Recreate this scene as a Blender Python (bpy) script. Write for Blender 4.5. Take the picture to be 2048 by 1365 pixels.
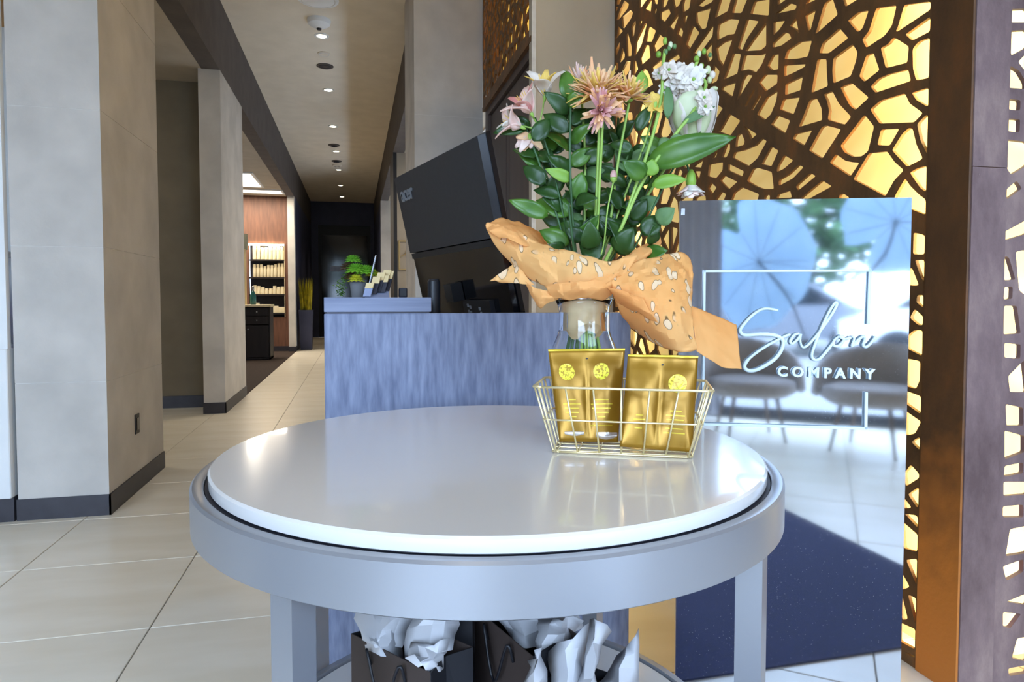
import bpy, bmesh, math, random
import numpy as np
from mathutils import Vector, Matrix, noise as mnoise

for o in list(bpy.data.objects): bpy.data.objects.remove(o, do_unlink=True)
S = bpy.context.scene
COL = S.collection
R = math.radians

# ------------------------------------------------------------------ camera
F_PX, PITCH, YAW = 1340.0, R(2.3), R(13.178)
cam_data = bpy.data.cameras.new('camera')
cam_data.sensor_width = 36.0
cam_data.lens = F_PX / 2048 * 36.0
cam_data.shift_y = -0.0140
cam_data.clip_start = 0.02
cam = bpy.data.objects.new('camera', cam_data)
cam.location = (0, 0, 1.08)
cam.rotation_euler = (R(90) - PITCH, 0, -YAW)
COL.objects.link(cam)
S.camera = cam

# ------------------------------------------------------------------ world / light
W = bpy.data.worlds.new('sky'); S.world = W; W.use_nodes = True
wn = W.node_tree; bg = wn.nodes['Background']
bg.inputs['Color'].default_value = (0.56, 0.74, 1.0, 1)
bg.inputs['Strength'].default_value = 12.5
S.view_settings.view_transform = 'Standard'
S.view_settings.look = 'None'
S.view_settings.gamma = 1.0
S.view_settings.use_curve_mapping = False
S.view_settings.exposure = 0.08

def area(name, loc, rot, size, power, col, portal=False, spread=None):
    l = bpy.data.lights.new(name, 'AREA'); l.shape = 'RECTANGLE'
    l.size, l.size_y = size; l.energy = power; l.color = col
    if spread: l.spread = spread
    if portal: l.cycles.is_portal = True
    o = bpy.data.objects.new(name, l); o.location = loc; o.rotation_euler = rot
    COL.objects.link(o); return o
# portal on the glazed shop front behind the camera (no light of its own)
area('shop_front_portal', (-0.4, -3.25, 1.85), (R(90), 0, 0), (8.2, 3.5), 1, (1, 1, 1), portal=True)

# ------------------------------------------------------------------ helpers
def lin(c):
    return tuple(((v/255)/12.92 if v/255 <= .04045 else ((v/255+.055)/1.055)**2.4) for v in c)

_f = np.array([math.sin(YAW)*math.cos(PITCH), math.cos(YAW)*math.cos(PITCH), -math.sin(PITCH)])
_r = np.array([math.cos(YAW), -math.sin(YAW), 0]); _u = np.cross(_r, _f)
def Q(x, y, d):
    """point of the place that was measured at photo position x, y and depth d (m)"""
    return Vector(np.array([0, 0, 1.08]) + (_f + _r*(x-1024)/F_PX - _u*(y-653.82)/F_PX)*d)
def QP(x, y, ax, val):
    r = _f + _r*(x-1024)/F_PX - _u*(y-653.82)/F_PX
    c = np.array([0, 0, 1.08]); return Vector(c + r*(val-c[ax])/r[ax])
TOCAM = Vector(-_f)

ORG = {}
def tag(o, label=None, cat=None, group=None, kind=None):
    if label: o['label'] = label
    if cat: o['category'] = cat
    if group: o['group'] = group
    if kind: o['kind'] = kind
    return o
def thing(name, label, cat, loc=(0, 0, 0), group=None):
    o = bpy.data.objects.new(name, None); o.empty_display_size = .05
    o.location = loc; COL.objects.link(o); ORG[o.name] = Vector(loc)
    return tag(o, label, cat, group)

class MB:
    def __init__(s): s.v = []; s.f = []; s.uv = []
    def add(s, vs, fs):
        n = len(s.v); s.v += [Vector(p) for p in vs]; s.f += [tuple(i+n for i in f) for f in fs]; return s
    def box(s, a, b):
        x0, y0, z0 = a; x1, y1, z1 = b
        return s.add([(x0,y0,z0),(x1,y0,z0),(x1,y1,z0),(x0,y1,z0),(x0,y0,z1),(x1,y0,z1),(x1,y1,z1),(x0,y1,z1)],
            [(0,3,2,1),(4,5,6,7),(0,1,5,4),(1,2,6,5),(2,3,7,6),(3,0,4,7)])
    def obox(s, c, u, v, w):
        """box centred c with half axes u, v, w"""
        c, u, v, w = map(Vector, (c, u, v, w))
        p = [c+a*u+b*v+d*w for d in (-1,1) for a, b in ((-1,-1),(1,-1),(1,1),(-1,1))]
        return s.add(p, [(0,3,2,1),(4,5,6,7),(0,1,5,4),(1,2,6,5),(2,3,7,6),(3,0,4,7)])
    def rbox(s, a, b, r=.004):
        """box with chamfered vertical and top edges"""
        x0,y0,z0 = a; x1,y1,z1 = b
        def ring(i, z): return [(x0+i+r,y0+i,z),(x1-i-r,y0+i,z),(x1-i,y0+i+r,z),(x1-i,y1-i-r,z),(x1-i-r,y1-i,z),(x0+i+r,y1-i,z),(x0+i,y1-i-r,z),(x0+i,y0+i+r,z)]
        return s.loft([ring(r*.6, z0), ring(0, z0+r), ring(0, z1-r), ring(r*.6, z1)], cap=True)
    def loft(s, rings, cap=False, closed=True):
        n = len(rings[0]); base = len(s.v)
        for r in rings: s.v += [Vector(p) for p in r]
        for i in range(len(rings)-1):
            for j in range(n if closed else n-1):
                k = (j+1) % n
                s.f.append((base+i*n+j, base+i*n+k, base+(i+1)*n+k, base+(i+1)*n+j))
        if cap:
            s.f.append(tuple(base+j for j in reversed(range(n))))
            s.f.append(tuple(base+(len(rings)-1)*n+j for j in range(n)))
        return s
    def lathe(s, prof, c=(0,0,0), n=24, cap=True, ax=None):
        c = Vector(c)
        rings = [[c+Vector((r*math.cos(2*math.pi*j/n), r*math.sin(2*math.pi*j/n), z)) for j in range(n)] for r, z in prof]
        return s.loft(rings, cap)
    def tube(s, pts, r, n=8, cap=True):
        pts = [Vector(p) for p in pts]; rs = r if isinstance(r, (list, tuple)) else [r]*len(pts)
        rings = []; up = None
        for i, p in enumerate(pts):
            t = (pts[min(i+1, len(pts)-1)]-pts[max(i-1, 0)]).normalized()
            if up is None: up = Vector((0,0,1)) if abs(t.z) < .9 else Vector((1,0,0))
            a = t.cross(up).normalized(); b = a.cross(t).normalized(); up = b
            rings.append([p+(a*math.cos(2*math.pi*j/n)+b*math.sin(2*math.pi*j/n))*rs[i] for j in range(n)])
        return s.loft(rings, cap)
    def prism(s, poly, h):
        n = len(poly); lo = [Vector(p) for p in poly]; hi = [p+Vector(h) for p in lo]
        return s.loft([lo, hi], True)
    def sphere(s, c, r, n=10, m=6, sc=(1,1,1)):
        c = Vector(c); rings = []
        for i in range(1, m):
            a = math.pi*i/m
            rings.append([c+Vector((r*sc[0]*math.sin(a)*math.cos(2*math.pi*j/n), r*sc[1]*math.sin(a)*math.sin(2*math.pi*j/n), -r*sc[2]*math.cos(a))) for j in range(n)])
        return s.loft(rings, True)
    def grid(s, G):
        """rows of points"""
        m = len(G[0]); base = len(s.v)
        for r in G: s.v += [Vector(p) for p in r]
        for i in range(len(G)-1):
            for j in range(m-1):
                s.f.append((base+i*m+j, base+i*m+j+1, base+(i+1)*m+j+1, base+(i+1)*m+j))
        return s
    def tf(s, M): s.v = [M @ p for p in s.v]; return s
    def mesh(s, name, mat, off=Vector((0,0,0)), smooth=False):
        me = bpy.data.meshes.new(name)
        me.from_pydata([tuple(p-off) for p in s.v], [], s.f); me.validate(); me.update()
        bm = bmesh.new(); bm.from_mesh(me); bmesh.ops.recalc_face_normals(bm, faces=bm.faces); bm.to_mesh(me); bm.free()
        me.materials.append(mat)
        if smooth:
            me.polygons.foreach_set('use_smooth', [True]*len(me.polygons))
            if smooth != 'all':
                me.set_sharp_from_angle(angle=R(smooth if smooth is not True else 40))
        return me
    def build(s, name, mat, parent=None, smooth=False, label=None, cat=None, group=None, kind=None, local=False):
        if parent is None:
            if local: off = Vector((0,0,0))
            else:
                xs = [p.x for p in s.v]; ys = [p.y for p in s.v]
                off = Vector(((min(xs)+max(xs))/2, (min(ys)+max(ys))/2, min(p.z for p in s.v)))
        else: off = Vector((0,0,0)) if local else ORG[parent.name]
        o = bpy.data.objects.new(name, s.mesh(name, mat, off, smooth)); COL.objects.link(o)
        if parent is None: o.location = off
        else: o.parent = parent
        ORG[o.name] = off
        return tag(o, label, cat, group, kind)

def solid(o, t, offset=0.0):
    m = o.modifiers.new('thickness', 'SOLIDIFY'); m.thickness = t; m.offset = offset; return o
def copy_tree(o, loc, parent=None, label=None, rz=None):
    c = o.copy(); COL.objects.link(c)
    if parent: c.parent = parent
    else:
        c.location = loc
        if label: c['label'] = label
        if rz is not None: c.rotation_euler.z = rz
    for ch in o.children: copy_tree(ch, None, c)
    return c
def catmull(P, n):
    P = [Vector(p) for p in P]; out = []
    for i in range(len(P)-1):
        p0, p1, p2, p3 = P[max(i-1,0)], P[i], P[i+1], P[min(i+2,len(P)-1)]
        for k in range(n):
            t = k/n
            out.append(.5*((2*p1)+(p2-p0)*t+(2*p0-5*p1+4*p2-p3)*t*t+(3*p1-p0-3*p2+p3)*t**3))
    out.append(P[-1]); return out
def patch(ctrl, n=5):
    rows = [catmull(r, n) for r in ctrl]
    cols = [catmull([r[j] for r in rows], n) for j in range(len(rows[0]))]
    return [[cols[j][i] for j in range(len(cols))] for i in range(len(cols[0]))]
def text_mesh(txt, size, extrude, mat, name, M, parent, spacing=1.0, bold=0.0, **kw):
    cu = bpy.data.curves.new('lettering', 'FONT'); cu.body = txt; cu.size = size; cu.extrude = extrude
    cu.space_character = spacing; cu.offset = bold; cu.resolution_u = 3
    to = bpy.data.objects.new('lettering', cu); COL.objects.link(to)
    dg = bpy.context.evaluated_depsgraph_get(); me = bpy.data.meshes.new_from_object(to.evaluated_get(dg))
    bpy.data.objects.remove(to, do_unlink=True)
    me.transform(M); off = ORG[parent.name]; me.transform(Matrix.Translation(-off))
    me.materials.clear(); me.materials.append(mat); me.name = name
    o = bpy.data.objects.new(name, me); COL.objects.link(o); o.parent = parent; ORG[o.name] = off
    return tag(o, **kw)

# ------------------------------------------------------------------ materials
def mat(name, c1, c2=None, scale=6, detail=4, stretch=(1,1,1), rough=.5, metal=0, bump=0, bscale=None, coat=0, lo=.35, hi=.65, **kw):
    m = bpy.data.materials.new(name); m.use_nodes = True; nt = m.node_tree; b = nt.nodes['Principled BSDF']
    b.inputs['Roughness'].default_value = rough; b.inputs['Metallic'].default_value = metal
    b.inputs['Coat Weight'].default_value = coat
    for k, v in kw.items(): b.inputs[k.replace('_', ' ')].default_value = v
    c1 = lin(c1)+(1,); c2 = lin(c2)+(1,) if c2 else tuple(v*.93 for v in c1[:3])+(1,)
    tc = nt.nodes.new('ShaderNodeTexCoord'); mp = nt.nodes.new('ShaderNodeMapping'); mp.inputs['Scale'].default_value = stretch
    nz = nt.nodes.new('ShaderNodeTexNoise'); nz.inputs['Scale'].default_value = scale; nz.inputs['Detail'].default_value = detail
    rp = nt.nodes.new('ShaderNodeValToRGB'); rp.color_ramp.elements[0].position = lo; rp.color_ramp.elements[1].position = hi
    rp.color_ramp.elements[0].color = c1; rp.color_ramp.elements[1].color = c2
    L = nt.links.new
    L(tc.outputs['Object'], mp.inputs['Vector']); L(mp.outputs['Vector'], nz.inputs['Vector'])
    L(nz.outputs['Fac'], rp.inputs['Fac']); L(rp.outputs['Color'], b.inputs['Base Color'])
    if bump:
        bn = nt.nodes.new('ShaderNodeBump'); bn.inputs['Strength'].default_value = bump; bn.inputs['Distance'].default_value = .01
        if bscale:
            n2 = nt.nodes.new('ShaderNodeTexNoise'); n2.inputs['Scale'].default_value = bscale; n2.inputs['Detail'].default_value = 3
            L(mp.outputs['Vector'], n2.inputs['Vector']); L(n2.outputs['Fac'], bn.inputs['Height'])
        else: L(nz.outputs['Fac'], bn.inputs['Height'])
        L(bn.outputs['Normal'], b.inputs['Normal'])
    return m
def emit(name, c, s):
    m = bpy.data.materials.new(name); m.use_nodes = True; nt = m.node_tree; b = nt.nodes['Principled BSDF']
    b.inputs['Base Color'].default_value = lin(c)+(1,); b.inputs['Emission Color'].default_value = lin(c)+(1,); b.inputs['Emission Strength'].default_value = s
    return m
M = {}
M['tile'] = mat('floor_tile', (246,238,222), (236,226,206), scale=1.6, stretch=(1,4,1), rough=.28, bump=.02, bscale=40)
M['grout'] = mat('grout', (150,142,128), (130,122,110), scale=30, rough=.9)
M['concrete'] = mat('concrete_tile', (206,200,193), (186,181,175), scale=3, detail=8, rough=.75, bump=.06, bscale=60)
M['joint'] = mat('tile_joint', (222,219,213), (208,204,198), scale=20, rough=.9)
M['base'] = mat('baseboard_dark', (52,50,58), (44,42,50), scale=12, rough=.45)
M['ceil'] = mat('ceiling_plaster', (228,217,199), (220,209,191), scale=4, rough=.95, bump=.04, bscale=120)
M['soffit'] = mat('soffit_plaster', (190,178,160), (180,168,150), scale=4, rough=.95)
M['beam'] = mat('beam_dark', (92,84,80), (82,75,72), scale=5, rough=.8)
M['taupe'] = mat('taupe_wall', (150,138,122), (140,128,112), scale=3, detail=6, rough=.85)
M['beige'] = mat('beige_wall', (190,180,162), (180,170,152), scale=3, rough=.85, bump=.03, bscale=150)
M['navywall'] = mat('navy_wall', (62,66,94), (54,58,84), scale=3, rough=.6)
M['black'] = mat('black_wall', (20,19,24), (14,14,18), scale=3, rough=.5)
M['door'] = mat('door_brown', (86,72,66), (74,62,58), scale=2, stretch=(8,8,.6), rough=.5)
M['steel'] = mat('brushed_steel', (190,190,190), (165,165,168), scale=30, rough=.3, metal=1)
M['darkwood'] = mat('dark_veneer', (42,34,34), (30,25,26), scale=3, stretch=(6,6,.7), rough=.4)
M['brownwood'] = mat('brown_veneer', (122,82,62), (98,66,52), scale=3, stretch=(8,8,.8), rough=.55)
M['carpet'] = mat('carpet_brown', (66,50,42), (52,40,34), scale=60, rough=1.0, bump=.3)
M['white'] = mat('white_paint', (235,236,236), (226,228,230), scale=4, rough=.4)
M['counter'] = mat('counter_laminate', (94,102,128), (136,145,170), scale=20, detail=12, stretch=(3.2,3.2,.5), rough=.38, bump=.05, lo=.3, hi=.7)
M['counter_h'] = mat('counter_laminate_ledge', (102,110,136), (136,144,168), scale=9, detail=9, stretch=(.35,2,6), rough=.38, bump=.05, lo=.3, hi=.7)
M['slab'] = mat('table_top_white', (224,222,220), (218,217,217), scale=2, rough=.16, coat=.3)
M['tmetal'] = mat('table_silver', (160,163,170), (154,157,165), scale=2, rough=.32, metal=.5)
M['monitor'] = mat('monitor_plastic', (38,40,46), (33,35,41), scale=60, rough=.42)
M['gloss'] = mat('monitor_gloss', (10,10,14), (8,8,11), scale=5, rough=.08)
M['logo'] = mat('logo_grey', (120,124,130), rough=.4)
M['led'] = emit('lamp_warm', (255,238,205), 14)
M['gold'] = mat('gold_wire', (242,228,184), (234,216,162), scale=20, rough=.28, metal=.55)
M['pouch'] = mat('gold_foil', (166,124,36), (148,108,30), scale=9, rough=.3, metal=.45, bump=.12, bscale=14)
M['pouchline'] = mat('foil_print', (206,180,50), (196,168,40), scale=30, rough=.3, metal=.4)
M['emblem'] = mat('emblem_print', (236,228,70), (176,140,40), scale=230, detail=2, rough=.3, metal=.2, lo=.54, hi=.57)
M['navy'] = mat('navy_mat', (26,32,88), (20,26,76), scale=80, rough=.95, bump=.2)
M['bagbrown'] = mat('bag_paper_dark', (62,50,45), (54,43,39), scale=6, rough=.7)
M['bagnavy'] = mat('bag_paper_black', (24,24,30), (19,19,24), scale=6, rough=.6)
M['tissue'] = mat('tissue_white', (208,207,210), (198,198,202), scale=8, rough=.8, Subsurface_Weight=0.0)
M['ribbon'] = mat('ribbon_black', (20,20,26), rough=.5)
M['leaf'] = mat('leaf_green', (92,136,46), (62,106,36), scale=14, rough=.3)
M['leafd'] = mat('leaf_dark', (50,86,32), (36,68,26), scale=14, rough=.35)
M['leafl'] = mat('leaf_light', (150,188,76), (124,170,62), scale=14, rough=.45)
M['leafg'] = mat('leaf_grey_green', (112,148,92), (90,128,78), scale=14, rough=.55)
M['stem'] = mat('stem_green', (160,194,92), (134,174,78), scale=14, stretch=(1,1,.3), rough=.45)
M['stemd'] = mat('stem_dark', (58,96,50), (46,82,44), scale=14, rough=.5)
M['pinkp'] = mat('petal_pink', (255,236,226), (250,214,202), scale=22, rough=.6)
M['pinkd'] = mat('petal_pink_deep', (240,184,172), (222,140,134), scale=22, rough=.6)
M['whitep'] = mat('petal_white', (246,242,236), (240,228,214), scale=18, rough=.6)
M['peach'] = mat('petal_peach', (255,224,178), (254,198,148), scale=26, rough=.6)
M['yellowp'] = mat('petal_yellow', (252,226,136), (246,212,98), scale=20, rough=.6)
M['mauve'] = mat('petal_mauve', (250,212,200), (232,172,176), scale=26, rough=.6)
M['greenw'] = mat('petal_green_white', (232,238,206), (218,230,178), scale=12, rough=.55)
M['soil'] = mat('dark_centre', (120,90,40), rough=.9)
M['succ'] = mat('succulent_lime', (120,176,46), (88,150,40), scale=20, rough=.5)
M['succy'] = mat('succulent_yellow', (190,190,50), (150,160,40), scale=20, rough=.5)
M['succr'] = mat('succulent_red', (92,44,40), (70,60,36), scale=20, rough=.5)
M['pot'] = mat('pot_cement', (120,120,122), (104,104,106), scale=8, rough=.9)
M['card'] = mat('card_cream', (222,200,150), (214,190,140), scale=10, rough=.7)
M['cardb'] = mat('card_dark', (42,42,54), (34,34,44), scale=10, rough=.6)
M['acryl'] = mat('acrylic_blue_grey', (150,160,190), (140,150,180), scale=10, rough=.2)
M['grass'] = mat('grass_yellow', (196,176,30), (150,140,24), scale=12, rough=.7)
M['cream'] = mat('product_cream', (236,222,188), (228,212,176), scale=10, rough=.45)
M['creamcap'] = mat('product_cap', (216,196,154), rough=.45)
M['teal'] = mat('bottle_teal', (52,110,106), (40,92,92), scale=10, rough=.2)
M['mirror'] = mat('mirror_glass', (180,186,184), rough=.03, metal=1)
M['greyframe'] = mat('grey_green_frame', (122,122,104), (112,112,96), scale=5, rough=.6)
M['goldline'] = mat('gold_line', (170,146,100), rough=.4, metal=.5)
M['letter'] = mat('sign_acrylic_letter', (226,242,244), (220,238,242), scale=10, rough=.3)
M['purple'] = mat('purple_box', (120,60,190), (100,50,170), scale=8, rough=.4)
M['orangebox'] = mat('tan_panel', (226,170,96), (214,158,88), scale=5, rough=.5)
def corten(name, c1, c2, c3):
    m = bpy.data.materials.new(name); m.use_nodes = True; nt = m.node_tree; b = nt.nodes['Principled BSDF']; L = nt.links.new
    tc = nt.nodes.new('ShaderNodeTexCoord'); mp = nt.nodes.new('ShaderNodeMapping'); mp.inputs['Scale'].default_value = (2.2, 2.2, 1.0)
    n1 = nt.nodes.new('ShaderNodeTexNoise'); n1.inputs['Scale'].default_value = 2.2; n1.inputs['Detail'].default_value = 9; n1.inputs['Roughness'].default_value = .68
    rp = nt.nodes.new('ShaderNodeValToRGB'); e = rp.color_ramp.elements
    e[0].position = .34; e[0].color = lin(c1)+(1,); e[1].position = .72; e[1].color = lin(c3)+(1,)
    k = rp.color_ramp.elements.new(.52); k.color = lin(c2)+(1,)
    n2 = nt.nodes.new('ShaderNodeTexNoise'); n2.inputs['Scale'].default_value = 70; n2.inputs['Detail'].default_value = 4
    bn = nt.nodes.new('ShaderNodeBump'); bn.inputs['Strength'].default_value = .25; bn.inputs['Distance'].default_value = .004
    L(tc.outputs['Object'], mp.inputs['Vector']); L(mp.outputs['Vector'], n1.inputs['Vector']); L(tc.outputs['Object'], n2.inputs['Vector'])
    L(n1.outputs['Fac'], rp.inputs['Fac']); L(rp.outputs['Color'], b.inputs['Base Color'])
    L(n2.outputs['Fac'], bn.inputs['Height']); L(bn.outputs['Normal'], b.inputs['Normal'])
    b.inputs['Roughness'].default_value = .55; b.inputs['Metallic'].default_value = .25
    return m
M['corten'] = corten('corten_steel', (78,56,36), (110,78,46), (150,92,44))
M['corten2'] = corten('corten_steel_grey', (104,84,84), (134,112,112), (172,148,140))
def glassm(name, col=(1,1,1), rough=0.0, ior=1.45):
    m = bpy.data.materials.new(name); m.use_nodes = True; b = m.node_tree.nodes['Principled BSDF']
    b.inputs['Base Color'].default_value = col+(1,); b.inputs['Transmission Weight'].default_value = 1; b.inputs['Roughness'].default_value = rough; b.inputs['IOR'].default_value = ior
    return m
M['glass'] = glassm('clear_glass', (.97,.985,.99))
def thin(m, k):
    # thin sheets let some light through
    nt = m.node_tree; b = nt.nodes['Principled BSDF']; out = nt.nodes['Material Output']; tr = nt.nodes.new('ShaderNodeBsdfTranslucent'); mx = nt.nodes.new('ShaderNodeMixShader')
    mx.inputs[0].default_value = k; nt.links.new(b.inputs['Base Color'].links[0].from_socket, tr.inputs['Color'])
    nt.links.new(b.outputs[0], mx.inputs[1]); nt.links.new(tr.outputs[0], mx.inputs[2]); nt.links.new(mx.outputs[0], out.inputs['Surface']); return m
def paper():
    m = mat('wrap_paper', (255,212,142), (253,196,118), scale=5, rough=.75); nt = m.node_tree; L = nt.links.new; b = nt.nodes['Principled BSDF']
    tc = nt.nodes.new('ShaderNodeTexCoord')
    src = b.inputs['Base Color'].links[0].from_socket
    v1 = nt.nodes.new('ShaderNodeTexVoronoi'); v1.feature = 'F1'; v1.inputs['Scale'].default_value = 48
    wn_ = nt.nodes.new('ShaderNodeTexNoise'); wn_.inputs['Scale'].default_value = 14; wn_.inputs['Detail'].default_value = 1
    mx0 = nt.nodes.new('ShaderNodeMix'); mx0.data_type = 'VECTOR'; mx0.inputs['Factor'].default_value = .06
    mp = nt.nodes.new('ShaderNodeMapping'); mp.inputs['Scale'].default_value = (1, 1, .55); mp.inputs['Rotation'].default_value = (.3, .5, .4)
    L(tc.outputs['Object'], mp.inputs['Vector']); L(mp.outputs['Vector'], wn_.inputs['Vector'])
    L(mp.outputs['Vector'], mx0.inputs[4]); L(wn_.outputs['Color'], mx0.inputs[5]); L(mx0.outputs[1], v1.inputs['Vector'])
    r1 = nt.nodes.new('ShaderNodeValToRGB'); e = r1.color_ramp.elements       # pale petal inside the outline
    e[0].position = .30; e[0].color = (1,1,1,1); e[1].position = .33; e[1].color = (0,0,0,1)
    r2 = nt.nodes.new('ShaderNodeValToRGB'); e = r2.color_ramp.elements       # thin drawn outline
    e[0].position = .29; e[0].color = (0,0,0,1); e[1].position = .36; e[1].color = (0,0,0,1)
    k = r2.color_ramp.elements.new(.325); k.color = (1,1,1,1)
    # motifs only in loose clusters
    n3 = nt.nodes.new('ShaderNodeTexNoise'); n3.inputs['Scale'].default_value = 12; n3.inputs['Detail'].default_value = 1
    L(tc.outputs['Object'], n3.inputs['Vector'])
    r3 = nt.nodes.new('ShaderNodeValToRGB'); r3.color_ramp.elements[0].position = .43; r3.color_ramp.elements[1].position = .47; L(n3.outputs['Fac'], r3.inputs['Fac'])
    L(v1.outputs['Distance'], r1.inputs['Fac']); L(v1.outputs['Distance'], r2.inputs['Fac'])
    a1 = nt.nodes.new('ShaderNodeMath'); a1.operation = 'MULTIPLY'; L(r1.outputs['Color'], a1.inputs[0]); L(r3.outputs['Color'], a1.inputs[1])
    a2 = nt.nodes.new('ShaderNodeMath'); a2.operation = 'MULTIPLY'; L(r2.outputs['Color'], a2.inputs[0]); L(r3.outputs['Color'], a2.inputs[1])
    m1 = nt.nodes.new('ShaderNodeMix'); m1.data_type = 'RGBA'; L(a1.outputs[0], m1.inputs['Factor']); L(src, m1.inputs[6]); m1.inputs[7].default_value = lin((255,232,196))+(1,)
    m2 = nt.nodes.new('ShaderNodeMix'); m2.data_type = 'RGBA'; L(a2.outputs[0], m2.inputs['Factor']); L(m1.outputs[2], m2.inputs[6]); m2.inputs[7].default_value = lin((120,84,44))+(1,)
    L(m2.outputs[2], b.inputs['Base Color'])
    return thin(m, .4)
M['paper'] = paper()
M['paperplain'] = thin(mat('wrap_paper_plain', (255,206,134), (253,192,114), scale=5, rough=.75), .4)
M['papervase'] = thin(mat('wrap_paper_in_vase', (255,232,186), (253,218,164), scale=12, rough=.7), .3)
def signm():
    m = mat('sign_mirror_panel', (196,202,212), rough=.045, metal=1); nt = m.node_tree; L = nt.links.new; b = nt.nodes['Principled BSDF']
    tc = nt.nodes.new('ShaderNodeTexCoord'); mp = nt.nodes.new('ShaderNodeMapping'); mp.inputs['Scale'].default_value = (60, 60, 110)
    v = nt.nodes.new('ShaderNodeTexVoronoi'); v.inputs['Scale'].default_value = 2.2
    r = nt.nodes.new('ShaderNodeValToRGB'); e = r.color_ramp.elements; e[0].position = .05; e[0].color = (1,1,1,1); e[1].position = .075; e[1].color = (0,0,0,1)
    L(tc.outputs['Object'], mp.inputs['Vector']); L(mp.outputs['Vector'], v.inputs['Vector']); L(v.outputs['Distance'], r.inputs['Fac'])
    inv = nt.nodes.new('ShaderNodeMath'); inv.operation = 'SUBTRACT'; inv.inputs[0].default_value = .975; inv.use_clamp = True; L(r.outputs['Color'], inv.inputs[1]); L(inv.outputs[0], b.inputs['Metallic'])
    rr = nt.nodes.new('ShaderNodeMath'); rr.operation = 'MULTIPLY_ADD'; L(r.outputs['Color'], rr.inputs[0]); rr.inputs[1].default_value = .8; rr.inputs[2].default_value = .045; L(rr.outputs[0], b.inputs['Roughness'])
    return m
M['sign'] = signm()

thin(M['pinkp'], .3)
thin(M['pinkd'], .3)
thin(M['whitep'], .3)
thin(M['peach'], .3)
thin(M['yellowp'], .3)
thin(M['mauve'], .3)
thin(M['greenw'], .3)
for k_ in ('leaf', 'leafd', 'leafl', 'leafg'): thin(M[k_], .18)

def rust_glow_post():
    m = corten('corten_post_glow', (72,50,32), (98,66,38), (124,76,38)); nt = m.node_tree; L = nt.links.new; b = nt.nodes['Principled BSDF']; src = b.inputs['Base Color'].links[0].from_socket
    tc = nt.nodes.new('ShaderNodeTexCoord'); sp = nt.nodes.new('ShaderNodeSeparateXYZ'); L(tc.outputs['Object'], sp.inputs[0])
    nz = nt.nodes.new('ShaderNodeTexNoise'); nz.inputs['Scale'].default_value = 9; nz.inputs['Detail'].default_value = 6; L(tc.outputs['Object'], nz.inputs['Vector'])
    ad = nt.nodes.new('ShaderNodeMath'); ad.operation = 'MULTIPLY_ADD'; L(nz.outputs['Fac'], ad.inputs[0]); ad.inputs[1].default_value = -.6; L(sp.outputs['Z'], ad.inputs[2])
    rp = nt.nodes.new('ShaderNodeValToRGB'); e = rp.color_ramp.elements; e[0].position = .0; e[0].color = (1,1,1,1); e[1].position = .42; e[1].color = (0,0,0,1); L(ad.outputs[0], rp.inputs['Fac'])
    mx = nt.nodes.new('ShaderNodeMix'); mx.data_type = 'RGBA'; L(rp.outputs['Color'], mx.inputs['Factor']); L(src, mx.inputs[6]); mx.inputs[7].default_value = lin((196,120,48))+(1,); L(mx.outputs[2], b.inputs['Base Color'])  # orange low down is warm glow from below, mixed into the rust colour
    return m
M['rust_glow_post'] = rust_glow_post()
M['foilshine'] = mat('foil_shine', (232,226,222), (206,196,190), scale=40, rough=.22, metal=.7)
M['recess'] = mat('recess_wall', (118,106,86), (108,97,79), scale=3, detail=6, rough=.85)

# ================================================================== the setting
XS, K_ = 1.584, .88         # plane of the big screen, recess scale
HC, HB = 3.9, 3.23          # hall ceiling, side ceilings
XL, XR = -1.21, 0.56        # hall sides
def struct(name, mb, m, **k): return mb.build(name, m, kind='structure', **k)

# floor: grout bed and single tiles
floor = struct('floor', MB().box((-5.2, -3.3, -.05), (3.4, 20.2, -.004)), M['grout'])
TX, TY = .641, .632
tile_me = None
def add_tile(i, j, x0, x1, y0, y1):
    global tile_me
    full = abs((x1-x0)-TX) < 1e-3 and abs((y1-y0)-TY) < 1e-3
    if full and tile_me is not None:
        o = bpy.data.objects.new('tile', tile_me); COL.objects.link(o)
    else:
        g = .0022; w, d = (x1-x0)/2-g, (y1-y0)/2-g; b = .0015
        def rr(i_, z): return [(-w+i_, -d+i_, z), (w-i_, -d+i_, z), (w-i_, d-i_, z), (-w+i_, d-i_, z)]
        mb = MB().loft([rr(0, -.006), rr(0, -b), rr(b, 0)], True)
        o = mb.build('tile', M['tile'], floor, local=True)
        if full: tile_me = o.data
    o.parent = floor; o.location = Vector(((x0+x1)/2, (y0+y1)/2, 0)) - floor.location
for j in range(-9, 29):
    y0 = 2.378 + TY*j
    for i in range(-4, 5):
        x0 = -.668 + TX*i; x1 = x0 + TX
        if y0 + TY < -3.2 or y0 > 20: continue
        if y0 > 7.3:                                   # beyond the front area only the hall strip is tiled
            x0 = max(x0, XL); x1 = min(x1, XR)
        if y0 < 1.0 and x0 < -1.4: continue
        if y0 > 3.2: x1 = min(x1, 1.05 if y0 > 3.8 else 1.59)
        x1 = min(x1, 3.3)
        if x1 - x0 < .08: continue
        add_tile(i, j, x0, x1, y0, y0+TY)
struct('floor_carpet', MB().box((-5.2, 7.62, -.004), (XL-.004, 14.75, .006)), M['carpet'])

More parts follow.
